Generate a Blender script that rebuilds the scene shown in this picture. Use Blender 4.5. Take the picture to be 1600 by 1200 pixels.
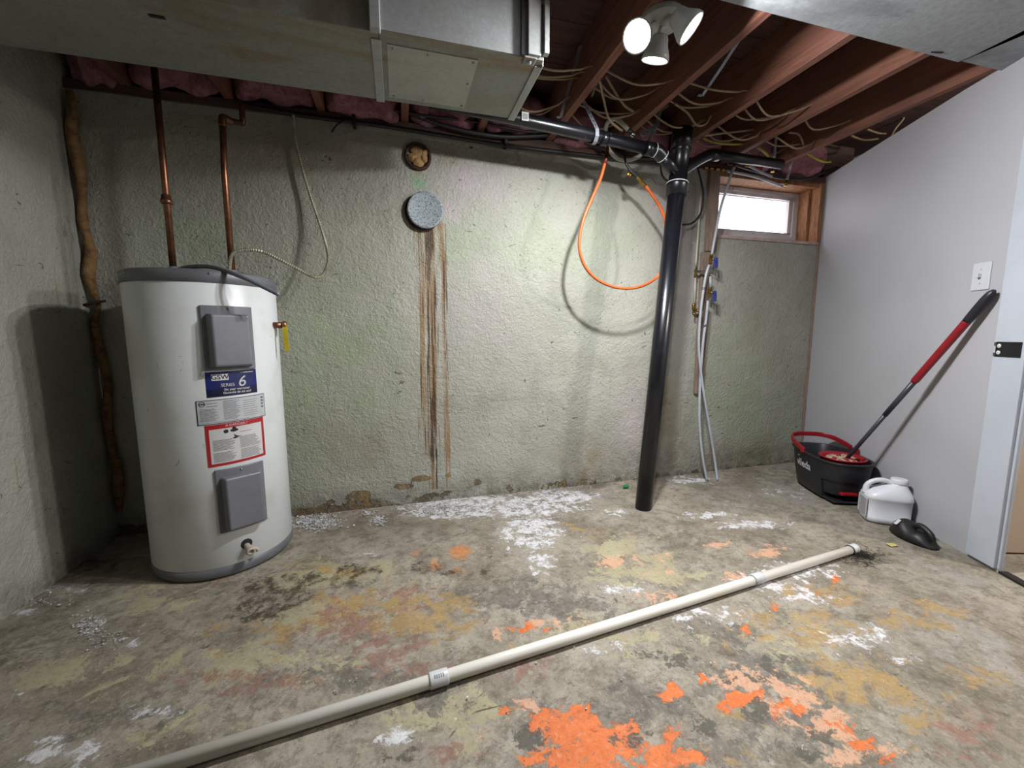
import bpy, bmesh, math, random
import numpy as np
from mathutils import Vector, Matrix
random.seed(7); rng = np.random.default_rng(7)
for o in list(bpy.data.objects): bpy.data.objects.remove(o)
SC = bpy.context.scene
COL = SC.collection

# ------------------------------------------------------------------ camera
CAM_D, CAM_H = 2.4076, 1.0
F_PX, YAW, PITCH, ROLL = 636.0, math.radians(15.46), math.radians(6.9), math.radians(-.1)
cam_pos = np.array([0.0, -CAM_D, CAM_H])
def cam_axes():
    fwd = np.array([math.sin(YAW), math.cos(YAW), 0]); rt = np.array([math.cos(YAW), -math.sin(YAW), 0]); up = np.array([0, 0, 1.])
    f2 = fwd*math.cos(PITCH) - up*math.sin(PITCH); u2 = up*math.cos(PITCH) + fwd*math.sin(PITCH)
    return rt*math.cos(ROLL) + u2*math.sin(ROLL), u2*math.cos(ROLL) - rt*math.sin(ROLL), f2
RT, UP, FW = cam_axes()
cd = bpy.data.cameras.new('camera'); cam = bpy.data.objects.new('camera', cd); COL.objects.link(cam)
cd.sensor_width = 36; cd.lens = F_PX/1600*36; cd.clip_start = .02
M = Matrix.Identity(4)
for i in range(3):
    M[i][0] = RT[i]; M[i][1] = UP[i]; M[i][2] = -FW[i]; M[i][3] = cam_pos[i]
cam.matrix_world = M
SC.camera = cam
# measured surfaces: a photo pixel -> the point of the room it shows
def _ray(x, y): return RT*(x-800)/F_PX - UP*(y-600)/F_PX + FW
def on_back(x, y, Y=0.0):
    d = _ray(x, y); return Vector(cam_pos + d*((Y-cam_pos[1])/d[1]))
def on_level(x, y, z=0.0):
    d = _ray(x, y); return Vector(cam_pos + d*((z-cam_pos[2])/d[2]))
RW_N = np.array([1, -.45, 0.0]); RW_C = 3.04
def on_right(x, y, off=0.0):
    d = _ray(x, y); L = math.sqrt(1+.45**2)
    return Vector(cam_pos + d*((RW_C - off*L - cam_pos@RW_N)/(d@RW_N)))

# ------------------------------------------------------------------ world, light, exposure
w = bpy.data.worlds.new('world'); SC.world = w; w.use_nodes = True
w.node_tree.nodes['Background'].inputs[0].default_value = (.93, .93, 1, 1)
w.node_tree.nodes['Background'].inputs[1].default_value = 2.2
vs = SC.view_settings
vs.view_transform = 'Standard'; vs.look = 'None'; vs.exposure = 0.68; vs.gamma = 1; vs.use_curve_mapping = False
LAMP_W = 20.0

# ------------------------------------------------------------------ helpers
class MB:
    def __init__(s): s.v = []; s.f = []; s.sm = []
    def add(s, vs_, fs, smooth=False):
        n = len(s.v); s.v += [tuple(v) for v in vs_]; s.f += [tuple(i+n for i in f) for f in fs]; s.sm += [smooth]*len(fs); return s
    def box(s, c, d, m=None):
        c = Vector(c); pts = []
        for sx in (-.5, .5):
            for sy in (-.5, .5):
                for sz in (-.5, .5):
                    q = Vector((sx*d[0], sy*d[1], sz*d[2]))
                    if m is not None: q = m @ q
                    pts.append(c+q)
        return s.add(pts, [(0,1,3,2),(4,6,7,5),(0,4,5,1),(2,3,7,6),(0,2,6,4),(1,5,7,3)])
    def bounds(s, a, b):
        return s.box([(a[i]+b[i])/2 for i in range(3)], [abs(b[i]-a[i]) for i in range(3)])
    def hexa(s, bot, top):
        return s.add(list(bot)+list(top), [(3,2,1,0),(4,5,6,7),(0,1,5,4),(1,2,6,5),(2,3,7,6),(3,0,4,7)])
    def tube(s, path, r, seg=10, caps=True, sub=6, smooth=True, jitter=0):
        P = [Vector(p) for p in path]
        R_ = list(r) if hasattr(r, '__len__') else [r]*len(P)
        if sub > 1 and len(P) > 2:
            Q, RR = [], []
            for i in range(len(P)-1):
                a, b, c, d = P[max(i-1,0)], P[i], P[i+1], P[min(i+2, len(P)-1)]
                for k in range(sub):
                    t = k/sub
                    Q.append(.5*((2*b)+(c-a)*t+(2*a-5*b+4*c-d)*t*t+(3*b-a-3*c+d)*t**3)); RR.append(R_[i]*(1-t)+R_[i+1]*t)
            Q.append(P[-1]); RR.append(R_[-1]); P, R_ = Q, RR
        T = []
        for i in range(len(P)):
            d = P[min(i+1, len(P)-1)] - P[max(i-1, 0)]; T.append(d.normalized() if d.length > 1e-9 else Vector((0,0,1)))
        n = T[0].orthogonal().normalized(); vs_, fs = [], []
        for i in range(len(P)):
            n = (n - T[i]*n.dot(T[i])); n = n.normalized() if n.length > 1e-6 else T[i].orthogonal().normalized()
            b = T[i].cross(n)
            for k in range(seg):
                a = 2*math.pi*k/seg; rr = R_[i]*(1+(random.uniform(-jitter, jitter) if jitter else 0))
                vs_.append(P[i] + (n*math.cos(a)+b*math.sin(a))*rr)
        for i in range(len(P)-1):
            for k in range(seg):
                k2 = (k+1) % seg; fs.append((i*seg+k, i*seg+k2, (i+1)*seg+k2, (i+1)*seg+k))
        s.add(vs_, fs, smooth)
        if caps:
            e = (len(P)-1)*seg
            s.add([vs_[k] for k in range(seg)], [tuple(range(seg))[::-1]]); s.add([vs_[e+k] for k in range(seg)], [tuple(range(seg))])
        return s
    def lathe(s, o, ax, prof, seg=24, smooth=True):
        o = Vector(o); ax = Vector(ax).normalized(); n = ax.orthogonal().normalized(); b = ax.cross(n); vs_, fs = [], []
        for r, t in prof:
            for k in range(seg):
                a = 2*math.pi*k/seg; vs_.append(o+ax*t+(n*math.cos(a)+b*math.sin(a))*max(r, 1e-5))
        for i in range(len(prof)-1):
            for k in range(seg):
                k2 = (k+1) % seg; fs.append((i*seg+k, i*seg+k2, (i+1)*seg+k2, (i+1)*seg+k))
        return s.add(vs_, fs, smooth)
    def strip(s, path, width_dir, w, t):
        """flat band of thickness t along a path"""
        wd = Vector(width_dir).normalized(); P = [Vector(p) for p in path]; vs_, fs = [], []
        for i, p in enumerate(P):
            d = (P[min(i+1, len(P)-1)]-P[max(i-1, 0)]).normalized(); nn = d.cross(wd).normalized()
            ww = (wd - d*wd.dot(d)).normalized()
            for a, b in ((-1,-1),(1,-1),(1,1),(-1,1)): vs_.append(p+ww*(a*w/2)+nn*(b*t/2))
        for i in range(len(P)-1):
            for k in range(4): k2 = (k+1) % 4; fs.append((i*4+k, i*4+k2, i*4+4+k2, i*4+4+k))
        e = (len(P)-1)*4
        fs += [(3,2,1,0), (e, e+1, e+2, e+3)]
        return s.add(vs_, fs)
    def build(s, name, m, parent=None, bevel=0, seg=2, autosmooth=True):
        me = bpy.data.meshes.new(name); me.from_pydata([tuple(v) for v in s.v], [], s.f); me.update()
        bm = bmesh.new(); bm.from_mesh(me); bmesh.ops.remove_doubles(bm, verts=bm.verts, dist=1e-6); bmesh.ops.recalc_face_normals(bm, faces=bm.faces)
        bm.to_mesh(me); bm.free()
        if len(me.polygons) == len(s.sm): me.polygons.foreach_set('use_smooth', s.sm)
        else: me.polygons.foreach_set('use_smooth', [any(s.sm)]*len(me.polygons))
        me.materials.append(MAT[m] if isinstance(m, str) else m)
        o = bpy.data.objects.new(name, me); COL.objects.link(o)
        if parent is not None:
            o.parent = parent; o.matrix_parent_inverse = Matrix.Translation(parent.location).inverted() @ Matrix.Identity(4)
        if bevel:
            b = o.modifiers.new('bevel', 'BEVEL'); b.width = bevel; b.segments = seg; b.limit_method = 'ANGLE'; b.angle_limit = math.radians(40)
        return o
def tag(o, label=None, cat=None, group=None, kind=None):
    for k, v in (('label', label), ('category', cat), ('group', group), ('kind', kind)):
        if v: o[k] = v
    return o
def thing(name, loc, label, cat, group=None):
    o = bpy.data.objects.new(name, None); COL.objects.link(o); o.location = loc; o.empty_display_size = .05
    return tag(o, label, cat, group)
def structure(o, label=None): o['kind'] = 'structure'; (label and o.__setitem__('label', label)); return o
rad_ = math.radians
def lerp(a, b, t): return Vector(a)*(1-t)+Vector(b)*t
def frame_from(d, up=(0,0,1)):
    z = Vector(d).normalized(); x = Vector(up).cross(z)
    x = x.normalized() if x.length > 1e-5 else Vector((1,0,0)); y = z.cross(x)
    return Matrix((x, y, z)).transposed()
def text_mesh(body, size, m, fn, name, parent, align='CENTER', bold=0.0, shear=0):
    """flat lettering laid onto a surface by fn(u, v) -> point"""
    c = bpy.data.curves.new(name, 'FONT'); c.body = body; c.size = size; c.align_x = align; c.align_y = 'CENTER'; c.offset = bold; c.shear = shear; c.resolution_u = 3
    t = bpy.data.objects.new(name, c); COL.objects.link(t); dg = bpy.context.evaluated_depsgraph_get()
    me = bpy.data.meshes.new_from_object(t.evaluated_get(dg)); bpy.data.objects.remove(t)
    mb = MB(); mb.add([fn(v.co.x, v.co.y) for v in me.vertices], [tuple(p.vertices) for p in me.polygons]); bpy.data.meshes.remove(me)
    return mb.build(name, m, parent)

# ------------------------------------------------------------------ materials
MAT = {}
ALBEDO = .66      # paints and plastics reflect a little less than their colour in the bright photograph
def S(r, g, b):
    f = lambda c: ((c/255+.055)/1.055)**2.4 if c > 10 else c/255/12.92
    return (f(r)*ALBEDO, f(g)*ALBEDO, f(b)*ALBEDO, 1)
class NT:
    def __init__(s, name):
        s.m = bpy.data.materials.new(name); s.m.use_nodes = True; s.t = s.m.node_tree; s.b = s.t.nodes['Principled BSDF']; MAT[name] = s.m
        s.co = s.t.nodes.new('ShaderNodeTexCoord').outputs['Object']
    def n(s, typ, **kw):
        x = s.t.nodes.new(typ)
        for k, v in kw.items(): setattr(x, k, v)
        return x
    def put(s, sock, v):
        if isinstance(v, bpy.types.NodeSocket): s.t.links.new(v, sock)
        else: sock.default_value = v
    def math(s, op, a, b=0.0, c=None, clamp=False):
        x = s.n('ShaderNodeMath', operation=op, use_clamp=clamp); s.put(x.inputs[0], a); s.put(x.inputs[1], b)
        if c is not None: s.put(x.inputs[2], c)
        return x.outputs[0]
    def noise(s, scale, detail=4, rough=.6, dist=0, vec=None, stretch=None, loc=None):
        v = s.co if vec is None else vec
        if stretch or loc:
            mp = s.n('ShaderNodeMapping'); s.t.links.new(v, mp.inputs[0])
            if stretch: mp.inputs['Scale'].default_value = stretch
            if loc: mp.inputs['Location'].default_value = loc
            v = mp.outputs[0]
        x = s.n('ShaderNodeTexNoise'); s.t.links.new(v, x.inputs['Vector']); x.inputs['Scale'].default_value = scale; x.inputs['Detail'].default_value = detail; x.inputs['Roughness'].default_value = rough; x.inputs['Distortion'].default_value = dist
        return x.outputs[0]
    def voronoi(s, scale, feature='F1', out=0):
        x = s.n('ShaderNodeTexVoronoi', feature=feature); s.t.links.new(s.co, x.inputs['Vector']); x.inputs['Scale'].default_value = scale; return x.outputs[out]
    def step(s, v, lo, hi):
        x = s.n('ShaderNodeMapRange', interpolation_type='SMOOTHSTEP'); s.put(x.inputs[0], v); s.put(x.inputs[1], lo); s.put(x.inputs[2], hi); return x.outputs[0]
    def mix(s, f, a, b):
        x = s.n('ShaderNodeMix', data_type='RGBA'); s.put(x.inputs[0], f); s.put(x.inputs[6], a); s.put(x.inputs[7], b); return x.outputs[2]
    def attr(s, name): return s.n('ShaderNodeAttribute', attribute_name=name).outputs['Fac']
    def bump(s, h, strength=.3, dist=.01, prev=None):
        x = s.n('ShaderNodeBump'); x.inputs['Strength'].default_value = strength; x.inputs['Distance'].default_value = dist; s.put(x.inputs['Height'], h)
        if prev is not None: s.t.links.new(prev, x.inputs['Normal'])
        return x.outputs[0]
    def out(s, color, rough=.6, metal=0, normal=None, spec=None):
        s.put(s.b.inputs['Base Color'], color); s.put(s.b.inputs['Roughness'], rough); s.put(s.b.inputs['Metallic'], metal)
        if normal is not None: s.t.links.new(normal, s.b.inputs['Normal'])
        if spec is not None: s.b.inputs['Specular IOR Level'].default_value = spec
        return s.m
def simple(name, c1, c2=None, scale=12, rough=.5, metal=0, bump=0, bscale=None, stretch=None, lo=.35, hi=.7, spec=None, dist=.004):
    t = NT(name); c2 = c2 or c1
    f = t.step(t.noise(scale, 5, .65, stretch=stretch), lo, hi); col = t.mix(f, c1, c2)
    nm = t.bump(t.noise(bscale or scale*4, 4, .6, stretch=stretch), bump, dist) if bump else None
    t.out(col, rough, metal, nm, spec); return t
simple('white_enamel', S(206,208,204), S(196,198,194), 6, .32)
t = NT('tank_enamel'); sc1 = t.step(t.noise(26, 6, .7, .6, stretch=(1,1,.5)), .62, .67); low = t.step(t.noise(5, 3, .6), .45, .75)
col = t.mix(low, S(238,243,244), S(224,226,220)); sc2 = t.math('MULTIPLY', sc1, t.step(t.noise(3.2, 2, .5, loc=(3,1,0)), .5, .62)); col = t.mix(t.math('MULTIPLY', sc2, .75), col, S(70,66,62)); t.out(col, .33)
simple('grey_plastic', S(128,130,138), S(118,120,128), 8, .42)
simple('grey_cap', S(118,120,126), S(104,106,110), 9, .45)
simple('black_rubber', S(22,22,24), S(34,34,36), 20, .5)
t = NT('abs_black'); sp = t.step(t.noise(70, 3, .6, loc=(2,2,0)), .735, .76); dust = t.step(t.noise(7, 5, .7), .5, .8)
t.out(t.mix(sp, t.mix(dust, S(18,19,25), S(36,37,44)), S(150,150,148)), .3, spec=.5)
simple('copper', S(168,116,88), S(120,80,60), 16, .38, .85, .1)
simple('brass', S(188,148,70), S(140,104,48), 30, .3, .9)
simple('chrome', S(205,206,210), S(170,172,178), 30, .22, .95)
def galv(name, a, b, stain, rust):
    t = NT(name); v = t.voronoi(120, out=1); g = t.n('ShaderNodeSeparateColor'); t.t.links.new(v, g.inputs[0])
    c = t.mix(t.math('MULTIPLY', g.outputs[0], .6), a, b); c = t.mix(t.math('MULTIPLY', t.step(t.noise(40, 6, .7), .45, .65), .5), c, b)
    c = t.mix(t.math('MULTIPLY', t.step(t.noise(2.6, 6, .7), .45, .7), .5), c, stain)
    c = t.mix(t.math('MULTIPLY', t.step(t.noise(1.5, 5, .65, .5, stretch=(.7,2.6,1), loc=(.45,.2,0)), .52, .72), rust), c, S(150,112,58))
    t.out(c, .55, .3, t.bump(t.noise(3.5, 3, .5), .12, .02))
galv('galvanized', S(170,174,168), S(146,150,144), S(138,134,116), .8)
galv('galvanized_bright', S(196,202,202), S(176,182,182), S(160,158,146), .2)
galv('panel_metal', S(206,208,200), S(190,192,184), S(166,164,150), .2)
simple('steel_strap', S(178,184,192), S(150,155,162), 25, .4, .6)
t = NT('cap_metal'); n1 = t.step(t.noise(110, 6, .75), .5, .6); n2 = t.step(t.noise(12, 4, .6), .5, .7)
t.out(t.mix(n1, t.mix(n2, S(178,190,196), S(160,172,180)), S(96,98,96)), .55, .25)
t = NT('rust_iron'); t.out(t.mix(t.step(t.noise(30, 5, .7), .4, .65), S(48,32,24), S(92,56,34)), .85, .1, t.bump(t.noise(90, 4), .5, .004))
simple('kraft_paper', S(196,160,106), S(168,130,80), 18, .8, bump=.3)
t = NT('joist_wood'); gr = t.noise(9, 6, .65, .8, stretch=(6,.35,6)); kn = t.step(t.noise(5, 2, .5, stretch=(1.5,1,1.5)), .72, .78)
c = t.mix(t.step(gr, .35, .7), S(158,104,80), S(116,72,58)); c = t.mix(t.step(t.noise(1.4, 3, .6), .4, .7), c, S(124,80,68)); t.out(t.mix(t.math('MULTIPLY', kn, .6), c, S(50,28,22)), .75, 0, t.bump(gr, .2, .003))
t = NT('subfloor_wood'); gr = t.noise(8, 6, .65, .6, stretch=(.4,6,6)); t.out(t.mix(t.step(gr, .35, .7), S(98,64,58), S(72,46,44)), .8, 0, t.bump(gr, .2, .003))
t = NT('sill_wood'); gr = t.noise(8, 6, .65, .6, stretch=(.4,6,6)); t.out(t.mix(t.step(gr, .35, .7), S(104,78,66), S(72,52,46)), .8, 0, t.bump(gr, .2, .003))
t = NT('window_wood'); gr = t.noise(10, 6, .7, 1.2, stretch=(4,4,.7)); t.out(t.mix(t.step(gr, .35, .68), S(196,138,92), S(138,84,52)), .7, 0, t.bump(gr, .2, .003))
t = NT('weathered_board'); gr = t.noise(10, 6, .7, .8, stretch=(5,5,.5)); t.out(t.mix(t.step(gr, .35, .7), S(160,138,122), S(128,106,94)), .75, 0, t.bump(gr, .2, .003))
t = NT('pink_insulation'); f = t.noise(26, 8, .75, 1.0); t.out(t.mix(t.step(f, .35, .7), S(228,160,174), S(164,96,112)), .95, 0, t.bump(t.noise(60, 8, .8, .8), .9, .02))
t.b.inputs['Subsurface Weight'].default_value = 0
simple('cable_sheath', S(176,152,120), S(150,126,98), 9, .5)
simple('cable_yellow', S(206,196,70), S(186,172,60), 9, .5)
simple('hose_orange', S(228,110,44), S(212,96,40), 20, .45)
simple('hose_clear', S(186,184,172), S(164,160,146), 14, .35)
simple('hose_red_end', S(120,34,30), S(96,28,26), 14, .5)
simple('pex_grey', S(196,202,210), S(184,190,198), 9, .35)
simple('pex_cream', S(204,196,178), S(190,180,160), 9, .4)
simple('handle_blue', S(42,52,140), S(34,42,116), 10, .4)
simple('conduit_grey', S(124,128,138), S(108,112,120), 12, .35)
t = NT('flex_steel'); t.out(t.mix(t.step(t.noise(18, 4), .4, .7), S(190,184,160), S(150,144,122)), .4, .5)
t = NT('foam_amber'); f = t.noise(22, 6, .7, .5); t.out(t.mix(t.step(f, .35, .7), S(164,124,74), S(104,70,42)), .7, 0, t.bump(f, .6, .02))
simple('tag_yellow', S(212,196,40), S(190,170,36), 14, .5)
simple('pvc_white', S(252,248,238), S(238,230,212), 5, .4, lo=.4, hi=.8, stretch=(.6,6,6))
simple('pvc_coupling', S(220,222,224), S(208,210,212), 9, .35)
simple('paper_white', S(226,226,224), S(216,216,214), 9, .6)
simple('paper_print', S(206,210,212), S(196,200,202), 30, .6)
simple('ink_black', S(22,22,26), None, 9, .6)
simple('ink_grey', S(128,130,138), S(96,98,106), 200, .6)
simple('label_blue', S(30,44,118), S(20,26,72), 7, .4)
simple('label_navy', S(14,18,48), S(24,34,88), 40, .4)
simple('label_red', S(188,36,44), S(176,30,40), 7, .45)
simple('bucket_black', S(34,35,42), S(40,41,48), 12, .42)
simple('vivid_red', S(168,22,38), S(150,18,34), 10, .38)
simple('shaft_grey', S(66,68,78), S(56,58,68), 10, .4)
simple('yarn_cream', S(206,188,158), S(170,138,116), 40, .95, bump=.5)
simple('yarn_red', S(176,60,62), S(150,44,48), 40, .95, bump=.5)
simple('jug_white', S(244,246,252), S(238,240,246), 8, .38)
simple('door_beige', S(214,192,170), S(206,183,160), 4, .5)
simple('door_trim_white', S(214,220,230), S(206,212,222), 4, .38)
simple('switch_white', S(226,228,234), None, 4, .35)
simple('vinyl_white', S(244,236,236), S(226,214,214), 8, .45)
simple('sill_paint', S(210,186,180), S(176,148,142), 14, .6)
simple('dark_low_bounce', S(112,98,84), S(92,78,66), 4, .6, stretch=(6,6,.4))
simple('dark_debris', S(44,38,32), S(24,20,18), 30, .9)
simple('scrap_green', S(20,150,84), S(10,110,60), 30, .3)
simple('scrap_yellow', S(208,190,120), S(196,176,104), 30, .7)
t = NT('flake_white'); t.out(t.mix(t.step(t.noise(14, 4), .4, .65), S(222,222,226), S(176,170,164)), .8)
t = NT('drywall'); n1 = t.step(t.noise(1.8, 3, .5), .4, .7); t.out(t.mix(n1, S(201,200,205), S(195,194,198)), .5, 0, t.bump(t.noise(160, 3, .5), .06, .002))
t = NT('ceiling_board'); n1 = t.step(t.noise(1.6, 5, .65, .4, stretch=(1,2.2,1)), .5, .66); n2 = t.step(t.noise(45, 7, .75), .35, .65)
t.out(t.mix(t.math('MULTIPLY', n1, .6), t.mix(n2, S(184,189,193), S(168,173,177)), S(112,116,118)), .8, 0, t.bump(n2, .15, .003))
t = NT('glass'); t.b.inputs['Transmission Weight'].default_value = 0
tr = t.n('ShaderNodeBsdfTransparent'); gl = t.n('ShaderNodeBsdfGlossy'); gl.inputs['Roughness'].default_value = .05; ms = t.n('ShaderNodeMixShader'); ms.inputs[0].default_value = .06
t.t.links.new(tr.outputs[0], ms.inputs[1]); t.t.links.new(gl.outputs[0], ms.inputs[2]); t.t.links.new(ms.outputs[0], t.t.nodes['Material Output'].inputs[0])
t = NT('bulb_lens'); t.out((1,1,1,1), .3); t.b.inputs['Emission Color'].default_value = (.97,.97,1,1); t.b.inputs['Emission Strength'].default_value = 14

# painted, parged foundation wall: the paint, its stains, bare patches
t = NT('foundation_paint')
big = t.noise(1.1, 4, .6); mid = t.noise(4.5, 5, .65)
c = t.mix(t.step(big, .36, .66), S(192,193,180), S(178,178,165)); c = t.mix(t.math('MULTIPLY', t.step(mid, .48, .74), .5), c, S(154,151,137))
c = t.mix(t.math('MULTIPLY', t.attr('green'), t.step(t.noise(3.5, 4, .6), .3, .6)), c, S(164,182,144))
c = t.mix(t.math('MULTIPLY', t.attr('vividgreen'), t.step(t.noise(16, 4, .6), .25, .5)), c, S(132,196,136))
c = t.mix(t.math('MULTIPLY', t.attr('pink'), t.step(t.noise(9, 5, .7), .3, .65)), c, S(208,194,200))
c = t.mix(t.math('MULTIPLY', t.attr('brown'), t.step(t.noise(5, 5, .7), .3, .7)), c, S(148,128,88))
c = t.mix(t.math('MULTIPLY', t.attr('dull'), t.step(t.noise(2.6, 4, .6), .2, .6)), c, S(164,161,145))
stk = t.noise(34, 5, .62, .25, stretch=(1,1,.035)); stk2 = t.noise(70, 4, .6, .2, stretch=(1,1,.03), loc=(2,0,0)); ra = t.attr('rust')
r1 = t.step(t.math('ADD', stk, t.math('MULTIPLY', t.math('SUBTRACT', ra, 1), .30)), .36, .48)
r2 = t.step(t.math('ADD', stk2, t.math('MULTIPLY', t.math('SUBTRACT', ra, 1), .32)), .44, .52)
c = t.mix(t.math('MULTIPLY', r1, .8), c, S(160,122,72)); c = t.mix(t.math('MULTIPLY', r2, .9), c, S(70,44,24))
speck = t.step(t.noise(58, 4, .65, 1.0), .625, .67); pat = t.step(t.noise(2.4, 3, .6, loc=(4,0,1)), .42, .62)
c = t.mix(t.math('MULTIPLY', t.math('MULTIPLY', speck, pat), .75), c, S(66,60,50))
crk = t.step(t.noise(11, 3, .6, 2.2, loc=(1,0,5), stretch=(1,1,1.6)), .685, .71); c = t.mix(t.math('MULTIPLY', crk, .7), c, S(52,46,40))
ba = t.attr('bare'); bn = t.math('ADD', t.math('SUBTRACT', t.noise(13, 6, .7), .5), t.math('SUBTRACT', ba, .72)); bm_ = t.step(bn, .0, .03)
edge = t.math('MULTIPLY', t.step(bn, -.05, -.005), t.math('SUBTRACT', 1.0, bm_))
bc = t.mix(t.step(t.noise(7, 5, .7), .35, .62), S(192,158,108), S(118,104,82)); bc = t.mix(t.step(t.noise(30, 5, .7), .55, .7), bc, S(176,168,150))
c = t.mix(bm_, c, bc); c = t.mix(t.math('MULTIPLY', edge, t.step(t.noise(9, 3, .5), .46, .55)), c, S(50,42,32))
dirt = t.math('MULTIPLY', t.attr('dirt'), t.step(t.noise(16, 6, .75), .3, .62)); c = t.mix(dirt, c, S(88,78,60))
hh = t.math('ADD', t.math('MULTIPLY', t.noise(60, 4, .55, .8), 1.0), t.noise(24, 4, .6)); nb = t.bump(hh, .75, .009)
nb = t.bump(t.math('SUBTRACT', 1.0, bm_), .6, .012, nb)
t.out(c, .55, 0, nb)

# worn floor paint
t = NT('floor_concrete')
n_big = t.noise(1.5, 5, .65); n_mid = t.noise(5, 7, .7, .5); n_fine = t.noise(24, 8, .72, .6); n_fl = t.noise(14, 10, .76, .3); n_grit = t.noise(85, 6, .75, .4)
n_b = t.noise(11, 10, .76, .3, loc=(7,3,0)); n_c = t.noise(17, 10, .76, .3, loc=(1,9,0)); n_d = t.noise(7, 10, .75, .5, loc=(5,5,0)); n_e = t.noise(19, 9, .78, .3, loc=(9,2,0))
c = t.mix(t.step(n_big, .35, .66), S(172,163,147), S(138,129,113)); c = t.mix(t.math('MULTIPLY', t.step(n_mid, .42, .66), .65), c, S(188,181,165)); c = t.mix(t.math('MULTIPLY', t.step(n_e, .45, .62), .65), c, S(104,94,78)); c = t.mix(t.math('MULTIPLY', t.step(t.noise(3.2, 6, .7, .7, loc=(2,6,0)), .5, .66), .5), c, S(92,82,66))
def lay(c, a, n, col, soft=.03, amt=1.0, gain=.24, thr=.43):
    m = t.step(t.math('ADD', n, t.math('MULTIPLY', t.math('SUBTRACT', t.attr(a), 1), gain)), thr, thr+soft)
    return t.mix(t.math('MULTIPLY', m, amt) if amt < 1 else m, c, col), m
c, m0 = lay(c, 'smooth', n_d, t.mix(t.step(n_mid, .38, .62), S(178,174,168), S(158,153,146)), .2, .8)
c, m1 = lay(c, 'pale', n_d, t.mix(t.step(n_mid, .35, .65), S(190,184,148), S(172,162,130)), .05, .85)
c, m2 = lay(c, 'ochre', n_b, t.mix(t.step(n_mid, .35, .65), S(190,156,94), S(164,134,84)), .10, .8)
c, m3 = lay(c, 'maroon', n_c, t.mix(t.step(n_fine, .35, .65), S(164,118,104), S(142,104,90)), .07, .72)
c, m4 = lay(c, 'grey', n_fl, t.mix(t.step(n_fine, .38, .62), S(132,126,116), S(100,95,86)), .05, .85)
c, m5 = lay(c, 'salmon', n_b, S(226,176,142), .04, .85)
c, m6 = lay(c, 'orange', n_fl, t.mix(t.step(n_fine, .35, .7), S(240,130,62), S(222,114,56)), .015)
c, m7 = lay(c, 'chip', n_c, S(94,90,80), .02, .9)
c, m8 = lay(c, 'rusty', n_d, S(214,134,64), .16, .8)
c, m9 = lay(c, 'dark', n_c, t.mix(t.step(n_fine, .35, .65), S(76,60,40), S(46,38,28)), .14, .88)
c, m10 = lay(c, 'white', n_e, t.mix(t.step(n_fine, .35, .75), S(244,244,248), S(216,214,214)), .10, .92)
gr = t.step(n_grit, .3, .7); c = t.mix(t.math('MULTIPLY', t.step(n_grit, .52, .70), .42), c, S(64,56,46)); c = t.mix(t.math('MULTIPLY', t.math('SUBTRACT', 1.0, t.step(n_grit, .30, .46)), .35), c, S(226,218,204))
c = t.mix(t.math('MULTIPLY', t.step(t.noise(38, 6, .75, .8, loc=(3,3,0)), .61, .68), .65), c, S(56,48,38))
c = t.mix(t.math('MULTIPLY', t.step(t.noise(30, 4, .7, .4, loc=(8,3,0)), .70, .725), .8), c, S(232,224,206))
ck = t.attr('crack'); ckm = t.step(t.math('ADD', ck, t.math('MULTIPLY', n_fine, .4)), .9, 1.05); c = t.mix(t.math('MULTIPLY', ckm, .8), c, S(46,40,34))
hh = t.math('ADD', t.math('MULTIPLY', n_fine, .5), t.math('ADD', n_mid, t.math('MULTIPLY', t.math('ADD', m6, m10), .12))); hh = t.math('ADD', hh, t.math('MULTIPLY', n_grit, .25))
t.out(c, t.mix(m6, (.62,)*3+(1,), (.5,)*3+(1,)), 0, t.bump(t.math('SUBTRACT', hh, t.math('MULTIPLY', ckm, .8)), .5, .012), spec=.3)

def vnoise(x, y, sc, seed):
    """cheap value noise for slight unevenness"""
    r = np.random.default_rng(seed).random((64, 64)); x = x*sc; y = y*sc; xi = np.floor(x).astype(int); yi = np.floor(y).astype(int); fx = x-xi; fy = y-yi
    fx = fx*fx*(3-2*fx); fy = fy*fy*(3-2*fy); g = lambda a, b: r[a % 64, b % 64]
    return (g(xi,yi)*(1-fx)+g(xi+1,yi)*fx)*(1-fy)+(g(xi,yi+1)*(1-fx)+g(xi+1,yi+1)*fx)*fy
def grid_obj(name, us, vs_, fn, m, skip=None):
    U, V = np.meshgrid(us, vs_, indexing='ij'); P = fn(U, V); nu, nv = len(us), len(vs_); fs = []
    for i in range(nu-1):
        for j in range(nv-1):
            if skip and skip((us[i]+us[i+1])/2, (vs_[j]+vs_[j+1])/2): continue
            fs.append((i*nv+j, (i+1)*nv+j, (i+1)*nv+j+1, i*nv+j+1))
    me = bpy.data.meshes.new(name); me.from_pydata(P.reshape(-1, 3).tolist(), [], fs); me.update(); me.polygons.foreach_set('use_smooth', [True]*len(fs))
    me.materials.append(MAT[m]); o = bpy.data.objects.new(name, me); COL.objects.link(o)
    return o, U.ravel(), V.ravel()
def set_attr(o, name, a):
    at = o.data.attributes.new(name, 'FLOAT', 'POINT'); at.data.foreach_set('value', np.clip(a, 0, 1).astype(np.float32))

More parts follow.
